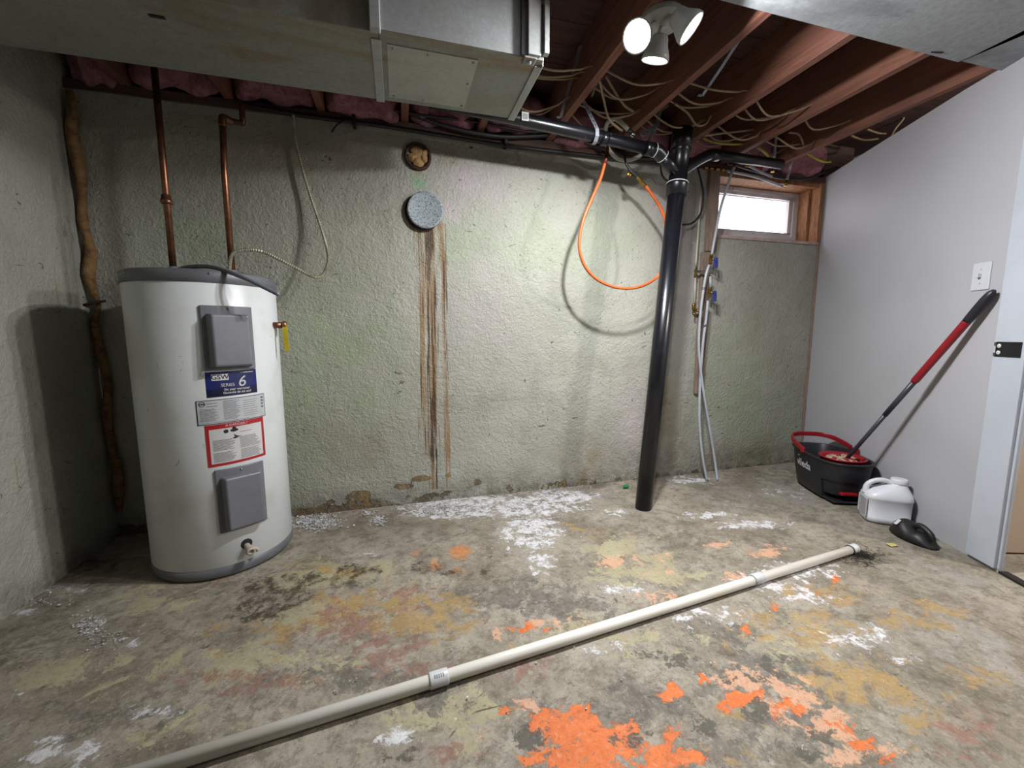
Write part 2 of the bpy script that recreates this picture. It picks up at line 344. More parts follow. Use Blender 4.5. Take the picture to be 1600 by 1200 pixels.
# ------------------------------------------------------------------ floor
LX, BACK_Y, REAR_Y = -1.39, 0.0, -6.0
CZ = 2.13           # underside of joists
H_W = 2.09          # top of the concrete wall
floor, FU, FV = grid_obj('floor', np.arange(-1.6, 4.0, .02), np.concatenate([np.arange(-6.1,-2.4,.1), np.arange(-2.4, .12, .02)]), lambda U, V: np.stack([U, V, (vnoise(U,V,3,1)-.5)*.004+(vnoise(U,V,11,2)-.5)*.002-.002], -1), 'floor_concrete')
structure(floor, 'worn concrete floor with flaking orange, ochre and grey paint')
def blob(x, y, rx, ry, w=1.0, p=2.0, base=on_level):
    """an elliptical stain at its place on the floor"""
    c = on_level(x, y); a = on_level(x+rx, y)-c; b = on_level(x, y+ry)-c; det = a.x*b.y-a.y*b.x
    dx, dy = FU-c.x, FV-c.y; s_ = (dx*b.y-dy*b.x)/det; q = (a.x*dy-a.y*dx)/det
    return w*np.exp(-(s_*s_+q*q)**(p/2)*.9)
def stains(L): 
    r = np.zeros_like(FU)
    for b in L: r = np.maximum(r, blob(*b))
    return r
FLOOR_MARKS = {
 'smooth': [(1450,980,200,110),(1250,770,180,45),(1560,1020,120,120),(1120,790,100,30),(330,1050,130,60,.8),(1480,900,130,60),(600,850,130,30,.7)],
 'pale': [(520,900,150,40),(250,930,140,45,.9),(400,1030,180,50,1.05),(960,860,100,40,1),(1010,890,110,35,1.05),(640,1130,90,60,1.1),(740,1120,100,60,1.1),(900,980,90,40,.9),(120,1060,160,70,.9),(1240,1010,140,60,.8),(480,960,120,50,1.0),(1000,1000,120,40,.8),(300,1130,120,50,.8)],
 'ochre': [(600,950,190,60,1.1),(690,960,90,60,1.15),(520,890,90,25,1.0),(1290,930,110,28,1.15),(1240,980,140,45,1.1),(1180,1100,110,60,1.0),(1330,1060,150,80,1.05),(1450,960,110,36,.95),(1540,1060,80,50,.95),(900,830,80,25,.8),(1150,1180,100,30,1.0),(420,990,160,40,.85),(1440,1120,100,60,.9),(850,1000,100,30,.8)],
 'maroon': [(540,970,100,50,1.05),(610,1020,90,50,1.05),(400,1060,200,30,.95),(770,1145,25,16,1.3),(700,1180,70,30,1.05),(640,1060,100,30,1.0),(820,1040,80,30,.9),(1520,1140,90,50,.95),(300,900,110,30,.8),(640,930,60,30,.9),(260,1050,140,40,.7)],
 'grey': [(820,930,130,45,1.1),(880,950,110,50,1.05),(560,1060,190,35,1.0),(1130,990,110,40,.95),(1000,1100,140,70,1.1),(1180,1060,140,60,1.1),(860,1130,80,60,1.0),(1230,1130,130,60,1.05),(1400,1180,130,40,.8),(700,1090,80,40,1.0),(1110,1170,80,40,1.1),(180,1120,160,60,.85),(100,1000,140,40,.8)],
 'salmon': [(1170,1060,80,35,1.05),(1230,1090,70,40,1.05),(960,880,34,20,.9),(1030,930,46,18,.9),(1020,880,60,20,.85),(1210,860,36,12,1.0),(1120,850,30,12,.9),(1300,1130,80,40,.95),(880,980,80,22,.95),(1330,1180,70,30,1.0),(840,1100,60,20,.9),(780,990,50,20,.8),(1160,900,50,14,.8)],
 'orange': [(925,1165,105,52,1.32),(880,1130,60,32,1.25),(1010,1185,90,32,1.3),(1050,1080,22,16,1.35),(1100,1062,24,10,.9),(1170,1088,50,14,1.15),(1135,1100,26,14,1.1),(1230,1100,34,24,.85),(1310,1132,36,11,1.1),(1345,1162,34,17,1.15),(1390,1182,26,16,1.1),(1305,903,9,7,1.1),(1270,925,34,6,.8),(1080,1185,36,20,1.1),(835,982,50,9,.85),(1210,950,16,8,.75),(800,1110,30,7,.95),(1060,1140,34,24,.85),(1165,985,12,22,.75),(905,1105,24,16,1.1)],
 'chip': [(830,1150,34,28,1.05),(985,1150,34,24,.7),(1210,1040,32,26,1.05),(1190,1112,40,24,1.0),(1280,1155,42,20,1.0),(1260,1180,60,20,.9),(1100,1140,40,30,.9),(1160,1060,70,10,.85),(640,1180,60,20,.8),(1040,1030,60,20,.8)],
 'rusty': [(720,860,26,22,1.2),(690,890,66,14,.95),(1310,905,18,14,.8),(1340,912,24,12,1.0),(1180,860,44,10,.75),(640,860,40,16,.7)],
 'dark': [(430,930,70,36,1.45),(480,905,110,16,1.3),(560,888,46,12,1.4),(400,962,60,22,1.2),(660,880,34,26,.95),(700,892,44,9,1.0),(757,892,16,10,1.15),(765,870,12,7,.9),(1060,915,22,10,1.0),(300,960,40,14,.6),(320,1010,16,8,.9),(150,880,120,26,.9),(1345,870,36,12,1.05),(520,925,50,8,.8)],
 'white': [(770,790,140,18,1.75),(690,800,70,11,1.5),(830,830,52,34,1.5),(845,880,28,26,1.15),(880,775,66,12,1.5),(490,816,46,12,1.1),(590,814,16,8,1.1),(140,975,36,18,1.05),(160,1000,22,20,.9),(200,1005,40,14,.9),(100,920,60,10,.95),(40,955,40,9,.95),(1110,805,56,9,1.05),(1180,820,84,11,1.05),(1250,890,90,22,1.05),(1200,915,110,20,.95),(1100,960,100,24,.95),(1360,985,40,14,1.15),(1330,1000,70,26,.95),(1410,1030,44,14,.95),(580,862,26,7,1.05),(100,1170,110,36,.95),(30,1085,24,10,.9),(1080,750,60,9,1.05),(960,800,50,12,.85),(970,920,60,16,.9),(620,1150,40,26,1.0),(920,1010,90,18,.85),(1230,770,100,18,.7),(240,1110,60,22,.85),(1260,935,60,14,1.0)],
}
for k, L in FLOOR_MARKS.items(): set_attr(floor, k, stains(L))
ck = np.zeros_like(FU)
for ln in ([(955,780),(990,800),(1035,850),(1075,880)],[(740,895),(830,935),(960,945),(1010,900),(1060,905)],[(1350,920),(1400,955),(1470,985),(1600,1030)],[(660,1200),(700,1150),(745,1110),(800,1100)],[(1040,800),(1110,815),(1180,800),(1210,770)],[(870,900),(930,920),(960,935)]):
    P = [on_level(*q) for q in ln]
    for a, b in zip(P, P[1:]):
        d = b-a; tt = np.clip(((FU-a.x)*d.x+(FV-a.y)*d.y)/(d.x**2+d.y**2), 0, 1); ck = np.maximum(ck, np.exp(-((FU-a.x-tt*d.x)**2+(FV-a.y-tt*d.y)**2)/.011**2)*.85)
set_attr(floor, 'crack', ck)

# ------------------------------------------------------------------ walls
WX0, WX1, WZ0, WZ1 = 2.10, 3.0, 1.675, 2.09      # window opening
xs = np.unique(np.concatenate([np.arange(LX, 3.06, .015), [WX0, WX1]])); zs = np.unique(np.concatenate([np.arange(0, H_W, .015)-.0, [H_W, WZ0]]))
zs[0] = -.03
wall_back, BX, BZ = grid_obj('wall_back', xs, zs, lambda U, V: np.stack([U, (vnoise(U,V,4,5)-.5)*.006+(vnoise(U,V,14,6)-.5)*.003, V], -1), 'foundation_paint', lambda x, z: WX0 < x < WX1 and z > WZ0)
structure(wall_back, 'rough cream painted concrete foundation wall with rust streaks')
def wb(x, y, rx, ry, w=1.0, p=2.0):
    c = on_back(x, y); a = abs(on_back(x+rx, y).x-c.x); b = abs(on_back(x, y+ry).z-c.z); return w*np.exp(-(((BX-c.x)/a)**2+((BZ-c.z)/b)**2)**(p/2)*.9)
def wmarks(L):
    r = np.zeros_like(BX)
    for q in L: r = np.maximum(r, wb(*q))
    return r
set_attr(wall_back, 'green', wmarks([(540,560,90,130,.9),(480,660,60,90,.9),(860,400,90,90,.6),(720,380,70,60,.55),(1150,600,60,70,.95),(1190,660,50,60,.7),(300,370,80,40,.6),(950,360,60,60,.45)]))
set_attr(wall_back, 'vividgreen', wmarks([(655,284,12,8,1.0)]))
set_attr(wall_back, 'pink', wmarks([(740,285,60,28,1.0),(700,330,26,26,.9),(990,660,22,60,.8),(760,480,70,60,.5),(1050,330,40,80,.7),(1075,450,14,160,.6)]))
set_attr(wall_back, 'brown', wmarks([(910,730,30,40,.9),(1040,640,14,60,1.0),(1060,700,20,40,.8),(700,245,20,18,.8),(340,230,120,40,.6),(530,240,50,40,.5),(1180,480,20,90,.5),(1200,700,60,26,.6),(560,700,60,40,.4)]))
set_attr(wall_back, 'dull', wmarks([(540,420,110,180,.45),(500,700,120,80,.6),(280,260,200,80,.7),(1200,520,90,160,.75),(620,600,60,160,.35),(1150,700,90,30,.7)]))
rust = np.exp(-((BX-.182)/.046)**2)*1.12 + np.exp(-((BX-.268)/.016)**2)*.86 + np.exp(-((BX-.12)/.02)**2)*.55
rust = np.where((BZ < 1.62) & (BZ > .06), rust, 0)*np.clip((BZ-.05)/.25, .75, 1); rust = np.maximum(rust, wb(665,352,30,16,.95)); rust = np.maximum(rust, wb(653,268,22,10,.6))
set_attr(wall_back, 'rust', rust)
bare = np.zeros_like(BX); edge_h = .0+.03*vnoise(BX, BX*0, 5, 8)+.035*vnoise(BX, BX*0, 1.3, 9)
bare = np.where(BX < 1.25, np.clip(1-(BZ-edge_h)/.10, 0, 1), np.clip(.75-(BZ-.02)/.08, 0, 1))*(.62+.22*vnoise(BX, BX*0, 2.2, 19))
for q in ((560,775,30,14,1.0),(660,748,26,9,1.0),(630,760,26,9,.95),(745,754,12,10,1.0),(700,742,10,7,.95),(520,785,26,8,.85)): bare = np.maximum(bare, wb(*q))
set_attr(wall_back, 'bare', bare)
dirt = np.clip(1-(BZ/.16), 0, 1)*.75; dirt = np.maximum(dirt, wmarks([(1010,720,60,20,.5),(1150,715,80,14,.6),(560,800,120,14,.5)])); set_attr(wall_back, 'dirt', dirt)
# rest of the shell
wl, LU, LV = grid_obj('wall_left', np.arange(REAR_Y, .22, .03), np.concatenate([[-.03], np.arange(.03, 2.4, .03)]), lambda U, V: np.stack([LX+(vnoise(U,V,4,15)-.5)*.006, U, V], -1), 'foundation_paint')
structure(wl, 'cream painted concrete wall behind the water heater')
for k in ('green','vividgreen','pink','brown','rust'): set_attr(wl, k, np.zeros_like(LU))
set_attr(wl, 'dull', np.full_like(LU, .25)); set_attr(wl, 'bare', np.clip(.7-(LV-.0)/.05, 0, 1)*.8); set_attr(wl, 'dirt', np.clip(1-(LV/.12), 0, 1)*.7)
def rw(Y, off=0.0):   # point on the slanted right partition
    return Vector((RW_C+.45*Y, Y, 0)) + Vector((-.912, .41, 0))*off
U_W = Vector((.41, .912, 0)); N_W = Vector((-.912, .41, 0))     # along the partition (towards the back wall), and out of it into the room
def slab_on_right(mb, y0, y1, z0, z1, off0, off1):
    a, b, c, d = rw(y0, off0), rw(y1, off0), rw(y1, off1), rw(y0, off1)
    up = lambda p, z: (p.x, p.y, z); return mb.hexa([up(q, z0) for q in (a,b,c,d)], [up(q, z1) for q in (a,b,c,d)])
DOOR_Y0, DOOR_Y1 = -2.25, -1.405
wr = slab_on_right(MB(), -.245, .02, -.02, CZ+.005, -.03, -.001).build('wall_right', 'drywall')
slab_on_right(MB(), DOOR_Y1, -.247, -.02, CZ+.005, -.013, 0).build('drywall_sheet', 'drywall', wr)
slab_on_right(MB(), DOOR_Y0, DOOR_Y1, 2.0, CZ+.005, -.03, 0).build('drywall_header', 'drywall', wr)
slab_on_right(MB(), REAR_Y, DOOR_Y0, -.02, CZ+.005, -.03, 0).build('drywall_sheet', 'drywall', wr)
structure(wr, 'smooth pale drywall partition standing at a slant')
slab_on_right(MB(), -.012, .02, .06, 2.09, .0, .022).build('corner_strip', 'weathered_board', wr)
wrear = MB().bounds((-1.6, REAR_Y-.1, -.02), (3.6, REAR_Y, 2.4)).build('wall_rear', 'dark_low_bounce'); structure(wrear, 'unseen wall behind the viewer, toned dark to cut bounce')  # dark tone of this unseen wall is picked to reduce bounced light
# next room seen through the doorway
nx = thing('wall_beyond', (2.7,-1.33,0), None, None); structure(nx, 'beige panelled partition seen through the doorway')
a = on_level(1557, 864.5); a = a-(on_level(1600, 866)-a).normalized()*.12; d_ = (on_level(1600, 866)-a).normalized(); b = a+d_*1.1
n_ = Vector((d_.y, -d_.x, 0)); n_ = -n_ if n_.y > 0 else n_
MB().hexa([(a.x,a.y,.004),(b.x,b.y,.004),(b.x-n_.x*.03,b.y-n_.y*.03,.004),(a.x-n_.x*.03,a.y-n_.y*.03,.004)],[(a.x,a.y,.93),(b.x,b.y,.93),(b.x-n_.x*.03,b.y-n_.y*.03,.93),(a.x-n_.x*.03,a.y-n_.y*.03,.93)]).build('lower_panel', 'door_beige', nx, .003)
MB().hexa([(a.x,a.y,.936),(b.x,b.y,.936),(b.x-n_.x*.03,b.y-n_.y*.03,.936),(a.x-n_.x*.03,a.y-n_.y*.03,.936)],[(a.x,a.y,2.12),(b.x,b.y,2.12),(b.x-n_.x*.03,b.y-n_.y*.03,2.12),(a.x-n_.x*.03,a.y-n_.y*.03,2.12)]).build('upper_panel', 'door_beige', nx, .003)
nr = MB().bounds((3.55,-3.2,-.02),(3.6,.25,2.42)).bounds((3.0,.23,-.02),(3.6,.25,2.42)).bounds((2.0,-3.3,-.02),(3.6,-3.2,2.4)).build('wall_far', 'drywall'); structure(nr, 'plain wall of the next room')
ld = bpy.data.lights.new('next_room_light','POINT'); ld.energy = 80; ld.shadow_soft_size = .08; ld.color = (1,.95,.88); lo = bpy.data.objects.new('next_room_light', ld); COL.objects.link(lo); lo.location = (2.85,-2.2,2.0)
# door frame
fr = thing('door_1', rw(-1.33), None, None); structure(fr, 'white door frame board with a black strike plate')
slab_on_right(MB(), -1.396, -1.280, .012, 1.965, .0, .016).build('casing', 'door_trim_white', fr, .003)
slab_on_right(MB(), -1.405, -1.397, .012, 1.985, -.014, .004).build('jamb', 'door_trim_white', fr, .002)
slab_on_right(MB(), DOOR_Y0, -1.405, 1.965, 1.985, -.03, .012).build('head_jamb', 'door_trim_white', fr, .002)
slab_on_right(MB(), DOOR_Y0, -1.405, 0, .008, -.03, .004).build('threshold', 'black_rubber', fr)
sp = slab_on_right(MB(), -1.384, -1.292, .905, .967, .016, .020).build('strike_plate', 'black_rubber', fr, .001); sp['label'] = 'black strike plate'
for y, z in ((-1.305,.95),(-1.305,.922)):
    q = rw(y, .0202); MB().lathe((q.x,q.y,z), N_W, [(0,.002),(.007,.002),(.009,0)], 10).build('bore_hole', 'paper_white', sp)
for y, z in ((-1.29,.958),(-1.29,.914)):
    q = rw(y-.001, .0202); MB().box((q.x,q.y,z), (.003,.008,.014), Matrix.Rotation(-.42,3,'Z')).build('edge_tab', 'chrome', sp)

# ------------------------------------------------------------------ ceiling: subfloor boards, joists, boards
ceil = MB().bounds((LX-.1, REAR_Y-.1, 2.40), (3.7, .2, 2.44)).build('ceiling', 'subfloor_wood'); structure(ceil, 'open ceiling with joists and subfloor')
for i in range(10):
    y0 = .12-.14*(i+1); MB().bounds((LX-.05, y0+.003, 2.366), (3.3, y0+.14, 2.40)).build('subfloor_board', 'subfloor_wood', ceil)
JX = [-1.16,-.75,-.34,.07,.48,.89,1.30,1.71,2.115,2.515]
for x in JX: MB().bounds((x-.019, -1.6, CZ), (x+.019, .10, 2.364)).build('joist', 'joist_wood', ceil, .002)
MB().bounds((LX-.05, .10, CZ), (3.3, .14, 2.40)).build('rim_board', 'joist_wood', ceil)
MB().bounds((LX-.05, -.012, H_W), (3.05, .14, CZ)).build('sill_plate', 'sill_wood', ceil, .002)
# boards fixed under the joists on the near side
s0, s1 = on_level(1499, 97, CZ-.012), on_level(1600, 54, CZ-.012); dy = (s1.x-s0.x)/(s1.y-s0.y)
cb = thing('ceiling_boards', (1.5,-2.2,CZ-.012), None, None); structure(cb, 'smudged grey ceiling boards with an open joint')
YE = -1.133; zb, zt = CZ-.012, CZ-.0005
def slantx(Y, off=0): return s0.x+dy*(Y-s0.y)+off
def board(pts):
    return MB().add([(x,y,zb) for x,y in pts]+[(x,y,zt) for x,y in pts], [tuple(range(len(pts))), tuple(range(len(pts),2*len(pts)))[::-1]]+[(i,(i+1)%len(pts),len(pts)+(i+1)%len(pts),len(pts)+i) for i in range(len(pts))]).build('board', 'ceiling_board', cb)
board([(LX, REAR_Y),(rw(REAR_Y).x-.0, REAR_Y),(rw(-2.4).x, -2.4),(LX, -2.4)])
board([(LX,-2.397),(rw(-2.4).x,-2.397),(rw(-1.72).x, -1.72),(slantx(-1.72,-.004),-1.72),(slantx(YE,-.004),YE),(1.0,YE),(LX,YE)])
board([(slantx(-1.717,.004),-1.717),(rw(-1.717).x,-1.717),(rw(YE-.012).x,YE-.012),(slantx(YE,.004),YE-.008)])
for k, (px, py) in enumerate([(1455,80),(1570,113)]):   # torn paper edge and chips on the board edge
    q = on_level(px, py, zb); MB().add([q+Vector((0,0,-.001)), q+Vector((.05,-.015,-.004)), q+Vector((.055,-.004,-.002)), q+Vector((.01,.006,-.001))],[(0,1,2,3)]).build('torn_edge', 'dark_debris', cb)

# ------------------------------------------------------------------ window
win = thing('window_1', (2.55,.1,1.68), None, None); structure(win, 'small basement window in a raw wooden surround')
WD = .17
MB().bounds((WX0-.015, -.012, WZ0-.02), (3.02, WD+.03, WZ0)).build('sill', 'sill_paint', win, .002)
MB().bounds((WX0, -.004, WZ1-.002), (3.02, WD+.03, H_W+.002)).build('lintel', 'window_wood', win)
MB().bounds((WX0, .005, WZ1-.03), (WX1, WD, WZ1-.003)).build('head_board', 'window_wood', win, .002)
MB().bounds((WX1-.025, .06, WZ0), (WX1, WD, WZ1-.03)).build('jamb_board', 'window_wood', win, .002)
MB().bounds((WX1-.004, -.012, WZ0), (WX1+.022, .058, WZ1)).build('jamb_board', 'window_wood', win, .002)
MB().bounds((WX0, .0, WZ0), (WX0+.02, WD, WZ1-.03)).build('jamb_board', 'window_wood', win, .002)
gx0, gx1, gz0, gz1 = 2.235, 2.90, 1.765, 2.012
MB().bounds((WX0+.02,WD-.03,WZ0),(WX1-.025,WD+.025,gz0-.028)).bounds((WX0+.02,WD-.03,gz1+.016),(WX1-.025,WD+.025,WZ1-.03)).bounds((WX0+.02,WD-.03,gz0-.028),(gx0-.01,WD+.025,gz1+.016)).bounds((gx1+.03,WD-.03,gz0-.028),(WX1-.025,WD+.025,gz1+.016)).build('frame', 'vinyl_white', win, .003)
MB().bounds((gx0-.01,WD-.018,gz0-.028),(gx1+.03,WD+.015,gz0)).bounds((gx0-.01,WD-.018,gz1),(gx1+.03,WD+.015,gz1+.016)).bounds((gx0-.01,WD-.018,gz0),(gx0,WD+.015,gz1)).bounds((gx1,WD-.018,gz0),(gx1+.03,WD+.015,gz1)).build('sash', 'vinyl_white', win, .003)
MB().bounds((gx0,WD-.004,gz0),(gx1,WD+.002,gz1)).build('pane', 'glass', win)
for x in (2.36, 2.62): MB().bounds((x,WD-.036,gz1+.02),(x+.05,WD-.03,gz1+.045)).build('latch', 'vinyl_white', win, .002)
MB().bounds((LX-.1, .205, -.1), (WX0-.0, .23, H_W+.3)).bounds((WX0,.205,-.1),(3.3,.23,WZ0)).bounds((3.02,.0,-.05),(3.3,.23,2.4)).build('wall_outer', 'sill_wood', None)
structure(bpy.data.objects['wall_outer'], 'outer face of the foundation')
# wooden post left of the window and pipe backing board below it
q0, q1 = on_back(1096,275), on_back(1119,275)
pb = MB().bounds((2.02,-.028,1.56),(2.10,-.001,2.088)).build('post_board', 'weathered_board', None, .003); tag(pb, 'short weathered post nailed on the wall left of the window', 'board')
bb = MB().bounds((1.995,-.022,.585),(2.065,-.001,1.555)).build('backing_board', 'weathered_board', None, .003); tag(bb, 'narrow grey board on the wall behind the pipe valves', 'board')

# ------------------------------------------------------------------ insulation
def batt(x0, x1, zlo, zhi, y0, name_label, seed):
    r = np.random.default_rng(seed); nx_, nz_ = 14, 12; vs_, fs = [], []
    for i in range(nx_):
        for j in range(nz_):
            a = j/(nz_-1)*math.pi; u = i/(nx_-1); ex = min(1, 4*min(u, 1-u)+.35)
            x = x0+(x1-x0)*u+r.normal(0,.004); bul = (.10+.03*math.sin(u*9+seed)+r.normal(0,.008))*ex
            y = y0-math.sin(a)*bul+.0; z = (zlo+zhi)/2-math.cos(a)*(zhi-zlo)/2*(.85+.15*ex)+r.normal(0,.004)
            if j < 4: z += .012*math.sin(u*13+seed*2)
            vs_.append((x,y,z))
    for i in range(nx_-1):
        for j in range(nz_-1): fs.append((i*nz_+j,(i+1)*nz_+j,(i+1)*nz_+j+1,i*nz_+j+1))
    fs.append(tuple(range(nz_))); fs.append(tuple((nx_-1)*nz_+j for j in range(nz_))[::-1])
    back = [i*nz_ for i in range(nx_)]+[i*nz_+nz_-1 for i in range(nx_)][::-1]; fs.append(tuple(back))
    o = MB().add(vs_, fs, True).build('insulation_batt', 'pink_insulation'); s_ = o.modifiers.new('sub','SUBSURF'); s_.levels = s_.render_levels = 1
    return tag(o, name_label, 'insulation', 'pink batts between the joists')
edges = [LX+.01]+JX+[3.0]
wh = ['tucked in the corner above the foam bead','above the left copper pipe','above the right copper pipe','left of the duct seam','under the access panel of the duct','behind the end of the duct','behind the strapped drain pipe','behind the black stack','above the left half of the window','above the right half of the window','at the right end of the wall']
for i in range(len(edges)-1):
    batt(edges[i]+.022, edges[i+1]-.022, CZ-.022+.012*((i*7) % 3), 2.34, .01-.02*(i % 2), 'pink fibreglass batt '+wh[i], i+3)

# ------------------------------------------------------------------ sheet metal duct
D0, D1, DZ0, DZ1 = -.946, -.546, 1.95, CZ-.002; DX = .522
du = thing('sheet_metal_duct', (-.3,-.746,DZ0), 'galvanized sheet metal duct running along below the joists', 'duct')
MB().bounds((LX+.004, D0+.012, DZ0), (-.03, D1, DZ1)).build('trunk', 'galvanized', du, .003)
MB().bounds((-.03, D0, DZ0), (DX, D1, DZ1)).build('end_section', 'galvanized', du, .003)
MB().bounds((-.03, D0-.0022, DZ0+.002), (DX-.085, D0, DZ1)).build('front_sheet', 'galvanized_bright', du, .001)
MB().bounds((-.055, D0+.04, DZ0-.006), (-.022, D1+.006, DZ0)).bounds((-.055, D0-.014, DZ0-.004), (-.022, D0+.012, DZ1)).build('drive_cleat', 'galvanized_bright', du, .003)
pn = [on_level(*q, DZ0-.001) for q in ((602,66),(744,88),(722,164),(607,159))]
px0, px1 = -.005, .30; ap = MB().bounds((px0, D0+.055, DZ0-.003), (px1, D1-.035, DZ0)).build('access_panel', 'panel_metal', du, .0015); ap['label'] = 'pale screwed access panel'
for x, y in ((px0+.02,D0+.07),(.13,D0+.07),(px1-.015,D0+.07),(px1-.015,-.75),(px1-.015,D1-.05),(.13,D1-.05),(px0+.02,D1-.05)): MB().lathe((x,y,DZ0-.003),(0,0,-1),[(.006,0),(.005,.003),(0,.004)],8).build('screw','steel_strap',ap)
MB().bounds((DX-.024, D0+.03, DZ0-.006), (DX+.004, D1+.004, DZ0)).bounds((DX, D0+.02, DZ0-.006), (DX+.006, D1+.004, DZ1)).build('end_flange', 'galvanized_bright', du, .002)
MB().bounds((DX-.062, D0-.016, DZ0+.004), (DX-.016, D0, DZ1)).bounds((DX-.006, D0-.022, DZ0+.012), (DX+.012, D0, DZ1)).build('end_cleat', 'galvanized_bright', du, .002)
MB().bounds((DX-.085, D0-.012, DZ0), (DX-.075, D0, DZ1)).build('gap_shade_strip', 'black_rubber', du)  # solid black strip painted in for the shade of the gap
MB().bounds((DX-.075, D0-.014, DZ0-.008), (DX-.03, D0+.028, DZ0-.001)).build('corner_tab', 'galvanized', du, .003)
MB().lathe((DX-.052,D0+.008,DZ0-.008),(0,0,-1),[(.009,0),(.008,.004),(0,.005)],10).build('bolt','steel_strap',du)
q = on_level(245, 25, DZ0); MB().bounds((q.x-.02,q.y-.005,DZ0-.004),(q.x+.02,q.y+.005,DZ0)).build('slot_clip','black_rubber',du)

# ------------------------------------------------------------------ ceiling lamp
fx = thing('ceiling_spotlight', (.95,-.99,CZ), 'white spotlight fixture with three lit round bulbs under the joists', 'ceiling light')
MB().lathe((.95,-1.0,CZ),(0,0,-1),[(0,0),(.075,0),(.075,.018),(.06,.028),(0,.03)],32).build('canopy','white_enamel',fx,.001)
LP = [(on_level(995,57,2.0),(-.62,-.48,-.62)),(on_level(1080,45,2.0),(.62,-.35,-.70)),(on_level(1023,95,2.0),(-.05,.34,-.94))]
for i, (p_, d_) in enumerate(LP):
    d_ = Vector(d_).normalized(); hd = MB().lathe(p_-d_*.075, d_, [(.0,0),(.024,0),(.03,.01),(.034,.03),(.048,.06),(.05,.076),(.046,.076),(.044,.066)], 24).build('lamp_head','white_enamel',fx)
    MB().lathe(p_-d_*.012, d_, [(.044,.0),(.03,.010),(0,.013)], 24).build('bulb','bulb_lens',hd)
    MB().tube([p_-d_*.06, lerp(p_-d_*.06,(.95,-1.0,CZ-.02),.5)+Vector((0,0,.01)), (.95+.03*(i-1),-1.0,CZ-.02)], .008, 8).build('arm','white_enamel',fx)
    ld = bpy.data.lights.new('bulb_light','AREA'); ld.shape = 'DISK'; ld.size = .075; ld.energy = LAMP_W*(.62,.95,1.0)[i]; ld.color = (.965,.975,1); ld.spread = rad_(162)
    lo = bpy.data.objects.new('bulb_light', ld); COL.objects.link(lo); lo.location = p_+d_*.006; lo.rotation_euler = (-d_).to_track_quat('Z','Y').to_euler(); lo.parent = hd

# ------------------------------------------------------------------ water heater
HC = Vector((-.806,-.309,0)); HR, HT = .268, 1.25
wh_ = thing('water_heater', HC, 'tall white electric water heater with grey access covers', 'water heater')
MB().lathe(HC,(0,0,1),[(HR-.004,.045),(HR,.05),(HR,HT-.048),(HR-.003,HT-.044)],72).build('tank','tank_enamel',wh_)
MB().lathe(HC,(0,0,1),[(0,.004),(HR-.004,.004),(HR+.001,.012),(HR+.001,.046),(HR-.004,.048)],72).build('base_ring','grey_cap',wh_)
MB().lathe(HC,(0,0,1),[(HR-.003,HT-.05),(HR+.003,HT-.048),(HR+.003,HT-.006),(HR-.004,HT),(0,HT+.004)],72).build('top_cap','grey_cap',wh_)
def cyl(ang, z, r=HR): return Vector((HC.x+math.sin(ang)*r, HC.y-math.cos(ang)*r, z))     # ang: 0 faces the room, positive turns right
def patch(a0, a1, z0, z1, r0, r1, name, m, parent, n=14, tilt=0, bevel=0):
    mb = MB(); vs_ = []
    for r in (r0, r1):
        for i in range(n+1):
            a = a0+(a1-a0)*i/n; dz = tilt*(i/n-.5)
            vs_ += [cyl(a, z0+dz, r), cyl(a, z1+dz, r)]
    N = 2*(n+1); fs = []
    for i in range(n):
        b = 2*i; fs += [(N+b,N+b+2,N+b+3,N+b+1),(b,b+1,b+3,b+2),(b,b+2,N+b+2,N+b),(b+1,N+b+1,N+b+3,b+3)]
    fs += [(0,N,N+1,1),(2*n,2*n+1,N+2*n+1,N+2*n)]
    return mb.add(vs_, fs, False).build(name, m, parent, bevel)
rad = math.radians
def cover(z0, z1, label):
    c = patch(rad(16.5), rad(54), z0, z1, HR-.002, HR+.008, 'access_cover', 'grey_plastic', wh_, 10, bevel=.003); c['label'] = label
    # raised shell of the cover
    ca = rad(35.2); nrm = Vector((math.sin(ca), -math.cos(ca), 0)); tx = Vector((math.cos(ca), math.sin(ca), 0)); o = cyl(ca, (z0+z1)/2-.012, HR-.012); hw, hh = .076, (z1-z0)/2-.018
    bot = [o-tx*hw-Vector((0,0,hh)), o+tx*hw-Vector((0,0,hh)), o+tx*hw+Vector((0,0,hh)), o-tx*hw+Vector((0,0,hh))]
    top = [o+nrm*.052-tx*(hw-.01)-Vector((0,0,hh-.01)), o+nrm*.052+tx*(hw-.01)-Vector((0,0,hh-.01)), o+nrm*.046+tx*(hw-.01)+Vector((0,0,hh-.004)), o+nrm*.046-tx*(hw-.01)+Vector((0,0,hh-.004))]
    MB().hexa(bot, top).build('raised_shell', 'grey_plastic', c, .009, 4)
    MB().lathe(cyl(ca, z1-.012, HR+.008), nrm, [(.005,0),(.004,.003),(0,.004)], 8).build('screw', 'chrome', c)
cover(.862, 1.115, 'upper grey access cover'); cover(.195, .462, 'lower grey access cover')
def on_tank(a_mid, z_mid, r=HR+.0022, tilt=0): return lambda u, v: cyl(a_mid+u/HR, z_mid+v+tilt*u, r)
lb = patch(rad(16), rad(54.5), .758, .858, HR, HR+.0012, 'brand_label', 'label_blue', wh_, tilt=.004); lb['label'] = 'dark blue brand label with a large white 6'
am = rad(35.2)
patch(rad(16.2), rad(54.3), .759, .79, HR+.0012, HR+.0015, 'label_band', 'label_navy', lb, tilt=.004)
patch(rad(20), rad(32), .822, .847, HR+.0012, HR+.0018, 'logo_plate', 'paper_white', lb, bevel=.0)
text_mesh('GSW', .026, 'ink_black', on_tank(rad(26), .8345), 'lettering', lb, bold=.0004)
